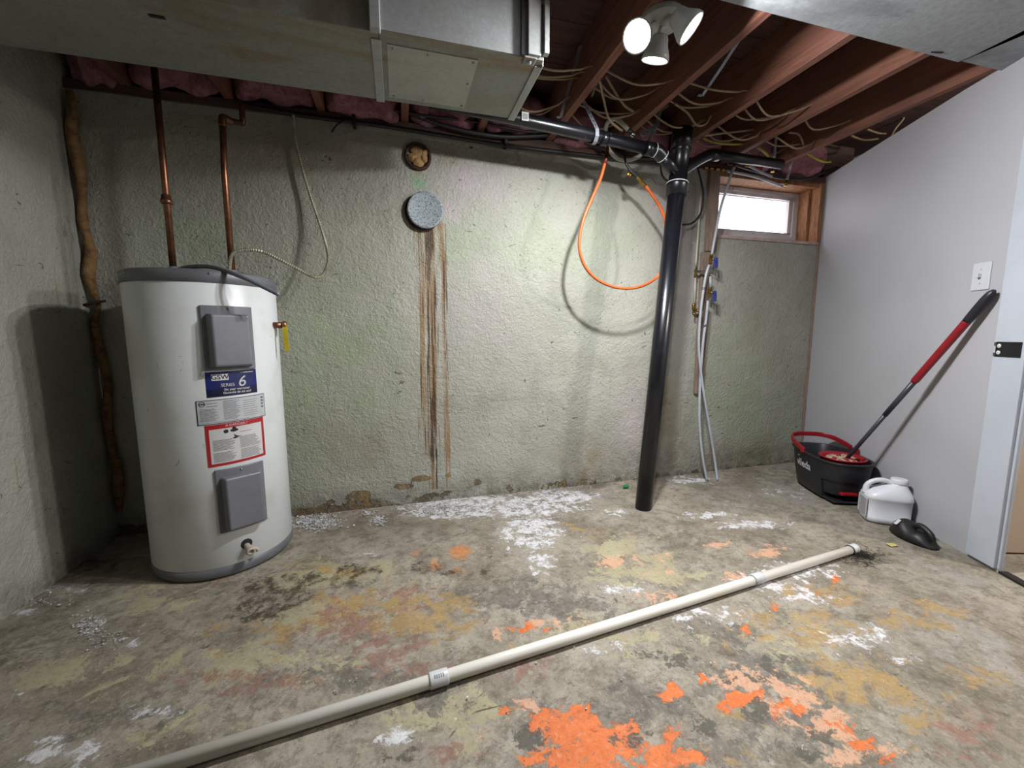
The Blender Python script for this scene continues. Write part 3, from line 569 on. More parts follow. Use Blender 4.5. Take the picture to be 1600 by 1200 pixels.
text_mesh('6', .062, 'paper_white', on_tank(rad(41.5), .812), 'lettering', lb, shear=.2)
text_mesh('SERIES', .017, 'paper_white', on_tank(rad(31), .802), 'lettering', lb)
text_mesh('Six year warranty!', .0125, 'paper_white', on_tank(rad(38), .784), 'lettering', lb, bold=.0002)
text_mesh('Garantie de six ans!', .0125, 'paper_white', on_tank(rad(38), .771), 'lettering', lb, bold=.0002)
MBp = patch(rad(41), rad(51.5), .848, .8505, HR+.0012, HR+.0016, 'small_print', 'paper_white', lb)
sl = patch(rad(8), rad(61), .65, .748, HR, HR+.0012, 'rating_label', 'label_navy', wh_, tilt=.006); sl['label'] = 'white rating label with small print'
patch(rad(8.6), rad(60.4), .6525, .7455, HR+.0012, HR+.0016, 'label_paper', 'paper_print', sl, tilt=.006)
def rows(mb, a0, a1, zs_, h, fill=1.0, r=HR+.002, tilt=0.0, am_=rad(35)):
    for z in zs_:
        e = a0+(a1-a0)*random.uniform(.72, 1)*fill; n = 6; k = len(mb.v); V = []
        for i in range(n+1):
            a = a0+(e-a0)*i/n; dz = tilt*(a-am_); V += [cyl(a, z+dz, r), cyl(a, z+h+dz, r)]
        mb.add(V, [(2*i,2*i+2,2*i+3,2*i+1) for i in range(n)])
    return mb
pr = MB(); rows(pr, rad(10), rad(24), [.664+.0048*i for i in range(11)], .0016, tilt=.006); rows(pr, rad(26.5), rad(39), [.664+.0044*i for i in range(18)], .0016, tilt=.006); rows(pr, rad(41), rad(55), [.668+.009*i for i in range(8)], .0014, tilt=.006); rows(pr, rad(15), rad(24), [.722,.733], .002, tilt=.006); rows(pr, rad(9), rad(50), [.656], .0016, tilt=.006); rows(pr, rad(57), rad(59.5), [.69,.703,.716,.729], .008, tilt=.006)
pr.build('small_print', 'ink_grey', sl)
text_mesh('CSA', .009, 'ink_black', on_tank(rad(12), .731), 'lettering', sl, bold=.0003)
ring = MB(); V = []
for i in range(25):
    a = 2*math.pi*i/24
    for r in (.0085, .0105): V.append(cyl(rad(12)+math.cos(a)*r/HR, .731+math.sin(a)*r, HR+.002))
ring.add(V, [(2*i,2*i+2,2*i+3,2*i+1) for i in range(24)]).build('seal_mark', 'ink_black', sl)
dl = patch(rad(12.5), rad(58), .478, .648, HR, HR+.0012, 'danger_label', 'label_red', wh_, tilt=.006); dl['label'] = 'red bordered danger label'
patch(rad(15), rad(55.6), .489, .629, HR+.0012, HR+.0016, 'label_paper', 'paper_white', dl, tilt=.005)
text_mesh('\u26a0 DANGER !'.replace('\u26a0','A'), .014, 'paper_white', on_tank(rad(35), .6385), 'lettering', dl)
pr = MB(); rows(pr, rad(17), rad(33.5), [.494+.0045*i for i in range(9)]+[.541+.0045*i for i in range(10)], .0018, tilt=.006); rows(pr, rad(36.5), rad(54), [.494+.0045*i for i in range(9)]+[.538+.0045*i for i in range(11)], .0018, tilt=.006); pr.build('small_print', 'ink_grey', dl)
f = on_tank(rad(33), .607); pic = MB()
for pts in ([(-.036,.003),(-.028,.0),(-.02,.004),(-.022,.014),(-.03,.016),(-.037,.011)],[(-.014,.006),(-.002,.002),(.012,.006),(.014,.012),(.008,.014),(.004,.022),(-.006,.022),(-.008,.014),(-.014,.012)],[(-.006,-.02),(.012,-.017),(.05,-.022),(.012,-.026),(-.004,-.026)],[(.0,-.018),(-.004,-.006),(.002,-.012),(.012,-.017)]):
    pic.add([f(*q) for q in pts], [tuple(range(len(pts)))])
pic.build('pictogram', 'ink_black', dl)
rows(MB(), rad(37), rad(47), [.604], .0016, tilt=.006).build('red_print', 'label_red', dl)
# drain tap and its hole
da = rad(35); dn = Vector((math.sin(da), -math.cos(da), 0)); dp = cyl(da, .108, HR)
MB().lathe(dp+Vector((0,0,.012)), dn, [(0,.0006),(.02,.0006),(.022,0)], 20).build('drain_hole', 'ink_black', wh_)
dv = MB().tube([dp-dn*.01+Vector((0,0,.004)), dp+dn*.02, dp+dn*.038-Vector((0,0,.006))], [.012,.013,.015], 12).build('drain_tap', 'pex_cream', wh_)
MB().lathe(dp+dn*.036-Vector((0,0,.005)), (dn-Vector((0,0,.3))), [(0,0),(.017,0),(.017,.012),(.009,.013),(.009,.004),(0,.004)], 14).build('outlet', 'pex_cream', dv)
MB().tube([dp+dn*.022, dp+dn*.024+Vector((.022,.014,-.012)), dp+dn*.026+Vector((.028,.018,-.022))], [.008,.008,.009], 10).build('tap_knob', 'pex_cream', dv)
# relief valve stub and tag
rp = cyl(rad(84), 1.045); rd = Vector((1,.1,0)).normalized()
rv = MB().tube([rp-rd*.02, rp+rd*.035], .014, 12).build('relief_valve', 'copper', wh_)
MB().tube([rp+rd*.035, rp+rd*.05], .019, 12).build('valve_cap', 'copper', rv)
q = rp+rd*.046; MB().strip([q+Vector((0,-.012,.005)), q+Vector((.002,-.02,-.03)), q+Vector((.004,-.022,-.075)), q+Vector((.006,-.022,-.115))], (1,0,0), .02, .002).build('hang_tag', 'tag_yellow', rv)
for a in (-40, 25, 75): MB().lathe(cyl(rad(a), HT-.014, HR+.003), (math.sin(rad(a)),-math.cos(rad(a)),0), [(.005,0),(.004,.003),(0,.004)], 8).build('screw', 'chrome', wh_)

# ------------------------------------------------------------------ pipes at the heater
c1t, c1b = on_back(243,105,-.30), on_back(270,413,-.30)
cp = thing('copper_pipe', (c1b.x, -.30, HT), 'long straight copper pipe rising from the heater to the duct', 'pipe')
MB().tube([(c1b.x,-.30,HT+.004),(c1b.x+.003,-.30,2.126)], .0125, 14, sub=1).build('riser', 'copper', cp)
q = on_back(262,312,-.30); MB().lathe((c1b.x,-.30,q.z-.02),(0,0,1),[(.0125,0),(.021,.003),(.021,.02),(.017,.022),(.017,.036),(.0125,.04)],14).build('union_fitting', 'copper', cp)
MB().lathe((c1b.x,-.30,HT+.003),(0,0,1),[(.022,0),(.022,.014),(.016,.018),(.016,.035),(.0125,.038)],14).build('nipple', 'steel_strap', cp)
c2b = on_back(362,413,-.30); c2t = on_back(347,182,-.30)
cp2 = thing('copper_pipe', (c2b.x,-.30,HT), 'copper pipe with an elbow turning back to the wall', 'pipe')
e2 = on_back(374,192,-.09); e3 = on_back(374,168,-.07)
MB().tube([(c2b.x,-.30,HT+.004),(c2b.x+.001,-.30,1.7),(c2t.x,-.30,c2t.z-.03)], .0125, 14, sub=1).build('riser', 'copper', cp2)
MB().tube([(c2t.x,-.30,c2t.z-.04),(c2t.x,-.298,c2t.z-.01),(c2t.x+.003,-.29,c2t.z),(c2t.x+.02,-.26,c2t.z)], .0155, 12).build('elbow', 'copper', cp2)
MB().tube([(c2t.x+.01,-.27,c2t.z), tuple(e2), tuple(e2+Vector((.01,.012,.01))), tuple(e2+Vector((.01,.014,.09)))], .0125, 12, sub=3).build('offset_run', 'copper', cp2)
MB().lathe((c2b.x,-.30,HT+.003),(0,0,1),[(.022,0),(.022,.014),(.016,.018),(.016,.03),(.0125,.033)],14).build('nipple', 'steel_strap', cp2)
# grey plastic tube lying across the top
gt = [on_back(283,413,-.34), on_back(310,412,-.38), on_back(350,421,-.47), on_back(390,437,-.53), on_back(437,461,-.56)]
gt = [Vector((c1b.x+.018,-.33,HT+.02)), Vector((c1b.x+.10,-.40,HT+.028)), on_back(335,418,-.50), on_back(385,436,-.57), on_back(437,461,-.585)]
o = MB().tube(gt, .0085, 12).build('plastic_tube', 'conduit_grey'); tag(o, 'grey plastic tube hanging over the rim of the water heater', 'tube')
# flexible metal conduit
fp = [on_back(458,176,-.03), on_back(461,215,-.035), on_back(472,262,-.04), on_back(487,312,-.05), on_back(503,360,-.08), on_back(513,400,-.13), on_back(507,425,-.17), on_back(492,433,-.19), on_back(455,415,-.23), on_back(412,394,-.27), on_back(380,391,-.30), on_back(362,399,-.33), Vector((on_back(357,415,-.345).x,-.345,HT+.004))]
mb = MB(); P = [Vector(p) for p in fp]; Q = []
for i in range(len(P)-1):
    a, b, c_, d_ = P[max(i-1,0)], P[i], P[i+1], P[min(i+2,len(P)-1)]; L = max(2, int((c_-b).length/.0045))
    for k in range(L):
        t_ = k/L; Q.append(.5*((2*b)+(c_-a)*t_+(2*a-5*b+4*c_-d_)*t_*t_+(3*b-a-3*c_+d_)*t_**3))
Q.append(P[-1]); mb.tube(Q, [.0085 if i % 2 else .0062 for i in range(len(Q))], 8, sub=1, smooth=False)
o = mb.build('flexible_conduit', 'flex_steel'); tag(o, 'ribbed metal conduit looping from the sill to the heater', 'conduit')
# foam bead in the corner
fpts = [(92,140),(96,165),(99,200),(102,240),(107,275),(113,310),(120,345),(123,372),(128,400),(133,425),(138,455),(141,478),(143,505),(150,550),(158,600),(164,640),(170,690),(175,735),(184,760),(188,800)]
P = []; 
for i, (x, y) in enumerate(fpts):
    z = on_back(x, y, -.02).z; P.append((LX+.028+.010*math.sin(i*1.9)+.004*i/19, -.028+.006*math.cos(i*2.3), z))
rr = [.016,.024,.03,.033,.028,.022,.026,.021,.03,.034,.02,.012,.02,.024,.02,.026,.022,.026,.03,.012]
o = MB().tube(P, [r*.78 for r in rr], 12, sub=5, jitter=.10).build('foam_bead', 'foam_amber'); tag(o, 'lumpy amber foam bead filling the left wall corner', 'foam'); m_ = o.modifiers.new('sub','SUBSURF'); m_.levels = m_.render_levels = 1
st = MB().tube([on_back(128,477,-.05), on_back(165,470,-.04)], .006, 8).build('wall_bolt', 'rust_iron'); tag(st, 'short rusty rod sticking out of the corner beside the foam', 'rod')

# ------------------------------------------------------------------ round openings in the back wall
hc = on_back(653,246); vo = thing('vent_opening', hc, 'round rusty pipe opening stuffed with crumpled brown paper', 'vent')
MB().lathe((hc.x,.02,hc.z),(0,-1,0),[(.058,0),(.058,.042),(.068,.042),(.072,.034),(.072,.0)],36).build('rusty_collar', 'rust_iron', vo)
MB().lathe((hc.x,.012,hc.z),(0,-1,0),[(0,0),(.06,0)],24).build('backing', 'ink_black', vo)
def crumple(name, c, r, n, m, parent, seed):
    rg = np.random.default_rng(seed); bm = bmesh.new(); bmesh.ops.create_icosphere(bm, subdivisions=3, radius=1)
    ds = [Vector(rg.normal(size=3)).normalized() for _ in range(n)]
    for v in bm.verts:
        d = v.co.normalized(); f = min(1.0/max(.35, d.dot(k)) if d.dot(k) > .2 else 3 for k in ds); v.co = d*min(f, 1.35)*.8
    me = bpy.data.meshes.new(name); bm.to_mesh(me); bm.free(); me.transform(Matrix.Translation(c) @ Matrix.Diagonal((r[0],r[1],r[2],1))); me.materials.append(MAT[m]); ob = bpy.data.objects.new(name, me); COL.objects.link(ob)
    ob.parent = parent; ob.matrix_parent_inverse = Matrix.Translation(parent.location).inverted(); return ob
for k, (dx, dz, r) in enumerate(((.004,.012,.03),(-.026,-.006,.022),(.03,-.006,.022),(.002,-.03,.024),(-.02,.03,.02),(.03,.024,.018))): crumple('paper_wad', (hc.x+dx, -.008, hc.z+dz), (r*1.2, .02, r*1.2), 14, 'kraft_paper', vo, k+1)
cc = on_back(664,331); ca_ = thing('flue_cap', cc, 'round galvanized cap closing a rusty flue hole above the rust streaks', 'cap')
MB().lathe((cc.x-.012,.01,cc.z-.008),(0,-1,0),[(.095,0),(.099,.03),(.091,.032),(.087,.0)],40).build('rusty_collar', 'rust_iron', ca_)
MB().lathe((cc.x,-.02,cc.z),(0,-1,0),[(.096,-.008),(.0975,.004),(.097,.016),(.093,.019),(.088,.0175),(0,.0175)],48).build('disc', 'cap_metal', ca_)

# ------------------------------------------------------------------ drain stack
A0 = Vector((1.339,-.427,-.01)); T0 = on_back(1067,204,-.33)
AX = (T0-A0).normalized(); Lk = (T0-A0).length
def sta(z): return A0+AX*((z-A0.z)/AX.z)
ds_ = thing('drain_stack', (A0.x,A0.y,0), 'black plastic drain stack leaning up from the floor to the joists', 'drain pipe')
zw = on_back(1060,292,-.34).z
MB().tube([A0, sta(zw)], .046, 28, sub=1).build('stack_pipe', 'abs_black', ds_)
MB().lathe(sta(zw-.055), AX, [(.046,0),(.056,.002),(.056,.052),(.058,.056),(.058,.066),(.049,.07),(.049,.235),(.053,.238),(.053,.262)],28).build('wye_body', 'abs_black', ds_)
MB().tube([sta(zw+.2), T0], .055, 28, sub=1).build('top_coupling', 'abs_black', ds_)
MB().lathe(sta(zw+.012), AX, [(.0585,0),(.0592,.001),(.0592,.004),(.0585,.005)],28).build('glue_line', 'pvc_coupling', ds_)
b0, b1, b2 = on_back(800,184,-.42), on_back(925,211,-.40), on_back(1028,236,-.385); b3 = sta(zw+.06)
MB().tube([b0+(b0-b1)*.9, b0, b1, b2], .030, 20, sub=1).build('branch_pipe', 'abs_black', ds_)
dB = (b2-b1).normalized()
for t_, L in ((.93,.05),(.60,.035)):
    q = lerp(b0,b2,t_); MB().tube([q-dB*L*.5, q+dB*L*.5], .0345, 20, sub=1).build('coupling', 'abs_black', ds_)
dE = (b3-b2).normalized()
MB().tube([b2-dB*.03, b2-dB*.005, b2+dE*.045], .0355, 20, sub=5).build('elbow', 'abs_black', ds_)
MB().tube([b2+dE*.03, b3], .032, 20, sub=1).build('wye_arm', 'abs_black', ds_)
for q, d_ in ((b2-dB*.028, dB),(b2+dE*.04, dE)): MB().lathe(q, d_, [(.035,0),(.0365,.001),(.0365,.005),(.035,.006)],20).build('glue_line', 'pvc_coupling', ds_)
q = on_back(819,190,-.42); MB().bounds((q.x-.022,q.y-.034,q.z-.012),(q.x+.012,q.y-.030,q.z+.026)).build('sticker', 'paper_white', ds_)
rows_ = MB()
for i in range(5): rows_.bounds((q.x-.016+.005*i,q.y-.0345,q.z-.006),(q.x-.014+.005*i,q.y-.034,q.z+.018))
rows_.build('barcode', 'ink_black', ds_)
r0, r1, r2, r3 = sta(zw+.07), on_back(1092,250,-.30), on_back(1112,241,-.27), on_back(1200,246,-.20)
r3 = Vector((r2.x+.55, r2.y+.03, r2.z+.012))
MB().tube([r0, r1, r2, r2+Vector((.04,.005,0))], .030, 18, sub=4).build('branch_arm', 'abs_black', ds_)
MB().tube([r2+Vector((.02,0,0)), r3], .028, 18, sub=1).build('branch_pipe', 'abs_black', ds_)
MB().tube([r2-Vector((.02,.0,.008)), r2+Vector((.045,.005,0))], .034, 18, sub=2).build('coupling', 'abs_black', ds_)
# strap hangers
q = on_back(928,212,-.40); cst = lerp(b0,b2,(q.x-b0.x)/(b2.x-b0.x))
hs = MB(); loop = [Vector((.895+.0,cst.y-.01,CZ+.06)), Vector((cst.x-.004,cst.y-.038,cst.z+.02))]+[cst+Vector((0,math.cos(a)*-.0365,math.sin(a)*.0365)) for a in [rad(k) for k in (10,-20,-60,-90,-120,-160,-190)]]
hs.strip(loop, (1,0,0), .02, .0015)
o = thing('strap_hanger', cst, 'perforated steel strap hanging the black branch pipe from a joist', 'strap'); hs.build('band', 'steel_strap', o)
for k in range(7):
    q = lerp(loop[0],loop[1],.25+.11*k); MB().lathe(q+Vector((0,-.002,0)),(0,-1,0),[(0,.0005),(.0035,.0005)],8).build('strap_hole','ink_black',o)
sa, sb = on_back(1002,212,-.33), on_back(1028,200,-.33)
o = thing('steel_strap', sa, 'loose end of perforated strap beside the stack top', 'strap'); MB().strip([sa, lerp(sa,sb,.5)+Vector((0,-.004,.004)), sb+Vector((.0,0,.02)), sb+Vector((.01,.02,.10))], (0,.3,1), .024, .0015).build('band','steel_strap',o)
for k in range(4): MB().lathe(lerp(sa,sb,.1+.25*k)+Vector((0,-.004,.003)),(0,-1,0),[(0,.0005),(.004,.0005)],8).build('strap_hole','ink_black',o)

# ------------------------------------------------------------------ hoses
hy = -.26
oh = thing('orange_hose', on_back(950,240,hy), 'thin orange hose hanging in a big loop from brass fittings', 'hose')
hp = [(946,252),(938,280),(924,312),(911,345),(905,378),(909,405),(922,427),(942,442),(968,450),(996,449),(1020,438),(1036,420),(1042,390),(1040,350),(1032,325),(1018,303),(1008,290)]
MB().tube([on_back(x,y,hy-.0*i) for i,(x,y) in enumerate(hp)], .0085, 10).build('hose', 'hose_orange', oh)
MB().tube([on_back(949,240,hy), on_back(945,256,hy)], .0105, 10).build('hose_end', 'hose_red_end', oh)
MB().tube([on_back(950,226,hy), on_back(949,233,hy), on_back(949,241,hy)], [.006,.009,.010], 10, sub=2, smooth=False).build('brass_fitting', 'brass', oh)
MB().tube([on_back(1008,291,hy), on_back(1004,286,hy), on_back(1000,281,hy), on_back(994,275,hy)], [.012,.010,.012,.007], 8, sub=1, smooth=False).build('brass_fitting', 'brass', oh)
MB().tube([on_back(995,276,hy), on_back(988,270,hy), on_back(982,262,hy), on_back(977,252,hy), on_back(975,235,hy)], [.009,.011,.008,.006,.006], 8).build('whip_hose', 'black_rubber', oh)
MB().lathe(on_back(984,272,hy+.005),(0,-1,0),[(0,.004),(.016,.004),(.018,0),(.0,-.002)],16).build('tap_wheel','brass',oh)
chp = [(1000,214),(1009,208),(985,205)]
ch = thing('clear_hose', on_back(975,250,-.2), 'coiled milky hose looping behind the black branch pipe', 'hose')
MB().tube([on_back(x,y,yy) for x,y,yy in ((985,207,-.36),(975,196,-.36),(962,186,-.34),(951,190,-.30),(946,204,-.25),(948,226,-.20),(956,240,-.17),(968,249,-.16),(984,250,-.17),(1000,243,-.19),(1012,228,-.21),(1020,210,-.22),(1027,190,-.22),(1032,172,-.22),(1042,165,-.2))], .0115, 12).build('hose', 'hose_clear', ch)
MB().tube([on_back(981,203,-.36), on_back(986,208,-.362)], .0145, 10).build('hose_collar', 'black_rubber', ch)
MB().tube([on_back(986,208,-.362), on_back(991,212,-.362)], .013, 8).build('chrome_coupling', 'chrome', ch)

# ------------------------------------------------------------------ black lines along the top of the wall
def cable(name, pts, r, m, label, cat='cable', group=None, sub=6, seg=8):
    o = MB().tube(pts, r, seg, sub=sub).build(name, m); return tag(o, label, cat, group)
cable('black_pipe', [on_back(381,163,-.03)]+[on_back(x,y,-.028) for x,y in ((470,180),(600,197),(700,213),(800,229),(930,244),(1040,256))], .011, 'black_rubber', 'straight black water line running along the wall top', 'pipe')
cable('black_cable', [on_back(x,y,-.05) for x,y in ((560,160),(620,170),(660,185),(720,203),(780,213),(830,213),(880,212),(930,228),(985,246),(1045,250))], .012, 'black_rubber', 'thick black cable drooping below the duct edge')
cable('black_cable', [on_back(x,y,-.07) for x,y in ((605,170),(660,180),(720,187),(770,195),(830,206),(885,200))], .007, 'black_rubber', 'thin black cable above the thick drooping one')
cable('black_cable', [on_back(x,y,-.035) for x,y in ((552,186),(540,189),(527,195),(518,207))], .0045, 'black_rubber', 'short curled black wire end left of the vent opening')
cable('black_cable', [on_back(x,y,-.06) for x,y in ((1090,262),(1096,285),(1099,305),(1096,330),(1084,347),(1069,351),(1058,349)) ], .006, 'black_rubber', 'black cable looping out beside the stack near the window')
cable('black_cable', [on_back(x,y,-.06) for x,y in ((1032,255),(1034,272),(1042,282),(1052,285))], .006, 'black_rubber', 'short black cable bend left of the wye')
cable('black_cable', [on_back(x,y,-.06) for x,y in ((1140,255),(1190,270),(1225,279),(1260,279),(1285,270),(1310,262))], .009, 'black_rubber', 'black cable crossing above the window')
for i, (x, y) in enumerate(((554,193),(789,226))):
    q = on_back(x, y, -.02); o = MB().bounds((q.x-.009,q.y-.03,q.z-.02),(q.x+.009,q.y+.02,q.z+.035)).build('pipe_clip','black_rubber',None,.003); tag(o, ('black clip holding the water line left of the vent opening','black clip holding the water line below the duct end')[i], 'clip')

# ------------------------------------------------------------------ grey pex lines with valves
py = -.075
px_ = thing('supply_pipe', on_level(1105,750), 'grey plastic supply pipe ending at the left hole in the floor', 'pipe')
pA = [on_level(1105,751), on_back(1098,715,-.14), on_back(1093,660,-.12), on_back(1094,600,-.10), on_back(1098,540,-.09), on_back(1103,500,-.085), on_back(1106,470,-.08)]
MB().tube(pA, .0085, 10).build('pipe', 'pex_grey', px_)
px2 = thing('supply_pipe', on_level(1120,751), 'grey plastic supply pipe ending at the right hole in the floor', 'pipe')
pB = [on_level(1121,751), on_back(1117,720,-.14), on_back(1109,670,-.12), on_back(1099,610,-.11), on_back(1093,560,-.10), on_back(1092,530,-.10), on_back(1094,495,-.095), on_back(1098,460,-.09), on_back(1103,430,-.09), on_back(1108,414,-.09)]
MB().tube(pB, .0085, 10).build('pipe', 'pex_grey', px2)
def valve(parent, p, up, handle):
    up = Vector(up).normalized(); p = Vector(p)
    MB().lathe(p-up*.03, up, [(.0095,0),(.012,.002),(.012,.012),(.009,.015),(.013,.022),(.015,.03),(.013,.038),(.009,.046),(.012,.048),(.012,.058),(.0095,.06)],10,smooth=False).build('valve_body', 'brass', parent)
    MB().tube([p, p+Vector((.012,-.018,0))], .006, 8).build('valve_stem', 'chrome', parent)
    h = p+Vector((.018,-.02,0)); MB().strip([h+Vector((0,0,.008)), h+Vector((.004,0,-.012)), h+Vector((.002,-.004,-.035)), h+Vector((0,-.004,-.06))], (1,-.25,0), .027, .007).build('valve_handle', 'handle_blue', parent, .002)
valve(px2, on_back(1111,405,-.09), (.1,0,1), 1); valve(px_, on_back(1109,457,-.08), (.05,0,1), 1)
MB().tube([on_back(1110,449,-.08), on_back(1110,432,-.08)], .0085, 10).build('upper_pipe','pex_grey',px_)
up_ = [on_back(1112,398,-.09), on_back(1118,365,-.09), on_back(1126,325,-.09), on_back(1137,290,-.09), on_back(1146,262,-.09)]
MB().tube(up_, .0085, 10).build('upper_pipe','pex_grey',px2); MB().tube([on_back(1146,263,-.09), on_back(1148,257,-.09)], .011, 8).build('brass_fitting','brass',px2)
for par, q in ((px2,(1099,451)),(px_,(1101,508)),(px_,(1092,537))):
    MB().tube([on_back(q[0],q[1]-1.5,-.088), on_back(q[0],q[1]+1.5,-.088)], .0105, 10).build('clamp_ring','chrome',par)
pc = thing('tee_pipe', on_back(1088,425,-.045), 'cream pipe with brass tees on the narrow backing board', 'pipe')
MB().tube([on_back(1096,282,-.04), on_back(1091,360,-.04), on_back(1087,415,-.04)], .007, 10).build('pipe','pex_cream',pc)
MB().tube([on_back(1086.5,430,-.04), on_back(1085,475,-.04)], .007, 10).build('pipe','pex_cream',pc)
MB().lathe(on_back(1086.5,434,-.04),(0,0,1),[(.008,0),(.011,.002),(.011,.012),(.009,.014),(.009,.04),(.011,.042),(.011,.052),(.008,.054)],10,smooth=False).build('brass_tee','brass',pc)
MB().tube([on_back(1087,425,-.04), on_back(1095,424.5,-.05), on_back(1102,424,-.07)], .0095, 8, smooth=False).build('tee_arm','chrome',pc)
MB().tube([on_back(1084,474,-.04), on_back(1084,483,-.04), on_back(1089,485,-.045), on_back(1096,486,-.07)], [.009,.012,.011,.009], 8, sub=3).build('brass_elbow','brass',pc)
MB().tube([on_back(1085,486,-.045), on_back(1084,492,-.06)], .005, 6).build('bleed_stub','brass',pc)
MB().tube([on_back(1096,485,-.08), on_back(1094,496,-.085)], .011, 8).build('chrome_coupling','chrome',pc)
# lines above the window
o = thing('supply_pipe', on_back(1180,275,-.05), 'pale plastic pipe slanting across the window head', 'pipe'); MB().tube([on_back(1135,267,-.06), on_back(1180,276,-.055), on_back(1222,291,-.05)], .0085, 10).build('pipe','pex_grey',o); MB().tube([on_back(1222,291,-.05), on_back(1227,292,-.05)], .011,8).build('fitting','pex_cream',o)
for k in range(4): MB().tube([on_back(1100+k*9,262+k*1.0,-.06), on_back(1105+k*9,263+k*1.0,-.06)], .012-.002*(k%2), 8, smooth=False).build('brass_fitting','brass',o)
o = thing('supply_pipe', on_back(1185,265,-.09), 'short pale pipe with a red band beside the black branch', 'pipe'); MB().tube([on_back(1168,258,-.1), on_back(1188,268,-.09), on_back(1206,276,-.08)], .0085, 10).build('pipe','pex_grey',o); MB().tube([on_back(1181,258,-.1), on_back(1190,264,-.1)], .012, 8).build('red_band','vivid_red',o); MB().tube([on_back(1163,258,-.1), on_back(1169,259,-.1)], .011,8).build('brass_fitting','brass',o)
o = thing('supply_pipe', on_back(1209,240,-.15), 'grey pipe dropping between the joists over the window', 'pipe'); MB().tube([on_back(1213,196,-.13), on_back(1211,230,-.13), on_back(1208,264,-.13)], .009, 10).build('pipe','pex_grey',o); MB().tube([on_back(1208,263,-.13), on_back(1207,269,-.13)], .012,8).build('brass_fitting','brass',o)
o = thing('supply_pipe', on_back(1232,270,-.1), 'grey pipe stub dropping at the right end of the window', 'pipe'); MB().tube([on_back(1238,248,-.1), on_back(1233,268,-.1), on_back(1229,283,-.1)], .009, 10).build('pipe','pex_grey',o); MB().tube([on_back(1229,282,-.1), on_back(1227,291,-.1)], .011,8).build('brass_fitting','brass',o)

# ------------------------------------------------------------------ electric cables between the joists
def run(xs_, y0, z0, sag, dy, label, m='cable_sheath', r=.0048):
    """a cable threaded through the joists, sagging in each bay"""
    pts = []
    for i, x in enumerate(xs_):
        pts.append(Vector((x, y0+dy*i, z0)))
        if i < len(xs_)-1:
            s_ = sag*random.uniform(.6, 1.25); jy = random.uniform(-.05,.05)
            pts.append(Vector((x*.6+xs_[i+1]*.4, y0+dy*(i+.4)+jy, z0-s_)))
            pts.append(Vector((x*.25+xs_[i+1]*.75, y0+dy*(i+.75)+jy*.6, z0-s_*.6)))
    return cable('electric_cable', pts, r, m, label, 'cable', 'cream cables threaded through the joists')
JJ = [.48,.89,1.30,1.71,2.115,2.515]
desc = ['nearest the lamp','second from the lamp','third from the lamp','fourth from the lamp','hanging lowest behind the strap','closest to the insulation']
for k in range(6):
    run((JJ if k % 2 else JJ[:5]) if k != 4 else JJ[1:], -.60+.075*k, CZ+.055+.02*(k % 3), .06+.02*(k % 2), .006*(k-2), 'cream electric cable threaded through the joists, '+desc[k])
def free(pts, label, m='cable_sheath', r=.0058): return cable('electric_cable', pts, r, m, label)
z1 = CZ+.05
free([on_level(925,150,z1+.1), on_back(935,125,-.55), on_back(942,150,-.48), on_back(951,185,-.42), on_back(966,200,-.38), on_back(972,204,-.36)], 'cream cable dropping from the joist beside the strap')
free([on_back(946,118,-.5), on_back(962,145,-.46), on_back(976,165,-.42), on_back(990,174,-.4)], 'short cream cable crossing below the lamp')
free([on_back(1054,162,-.45), on_back(1074,176,-.42), on_back(1088,195,-.40), on_back(1102,194,-.40), on_back(1111,180,-.42)], 'cream cable hanging in a tight loop above the stack')
free([on_back(1100,212,-.28), on_back(1130,208,-.28), on_back(1165,204,-.28), on_back(1200,199,-.28)], 'pale cable stretched from the stack top to the right')
free([on_back(1098,215,-.2), on_back(1115,222,-.2), on_back(1140,225,-.2), on_back(1167,225,-.2)], 'yellow cable end lying above the black branch', 'cable_yellow', .0065)
free([on_back(1183,230,-.2), on_back(1195,238,-.2), on_back(1205,249,-.19), on_back(1218,256,-.19)], 'yellow cable bending beside the second joist from the right', 'cable_yellow', .007)
free([on_back(1262,240,-.2), on_back(1275,248,-.2), on_back(1288,253,-.2), on_back(1298,253,-.2)], 'yellow cable end at the far right bay', 'cable_yellow', .006)
free([on_back(1232,207,-.3), on_back(1248,210,-.3), on_back(1256,226,-.29)], 'cream cable curling down from the rightmost joist bay')
free([on_back(1330,212,-.3), on_back(1350,219,-.3), on_back(1372,217,-.3)], 'cream cable sagging past the last joist')
free([on_back(1355,202,-.32), on_back(1372,208,-.32), on_back(1384,209,-.32)], 'short cream cable behind the last joist')
free([on_back(1400,180,-.4), on_back(1412,184,-.4), on_back(1400,200,-.4), on_back(1393,212,-.38)], 'pale cable end in the dark gap above the partition')
# bridging strips
for (a_, b_, lab) in ((Vector((1.325,-.78,2.345)), on_level(1097,150,CZ+.012), 'bright steel bridging strip between the joists right of the lamp'), (Vector((.86,-.50,2.33)), on_back(876,184,-.28), 'steel bridging strip behind the end of the duct')):
    if lab.startswith('bright'): a_ = on_back(1158,58,-.80); b_ = on_back(1097,150,-.62)
    o = thing('bridging_strip', a_, lab, 'brace'); MB().strip([a_, lerp(a_,b_,.5)+Vector((0,0,-.003)), b_], (1,.3,0), .018, .0015).build('band','steel_strap',o)
    MB().strip([b_, b_+Vector((-.022,.0,.002))], (0,1,0), .018, .0015).build('nail_tab','steel_strap',o)
    MB().lathe(a_+Vector((0,-.002,0)),(0,-1,-.3),[(.005,0),(.004,.003),(0,.004)],8).build('nail','steel_strap',o)

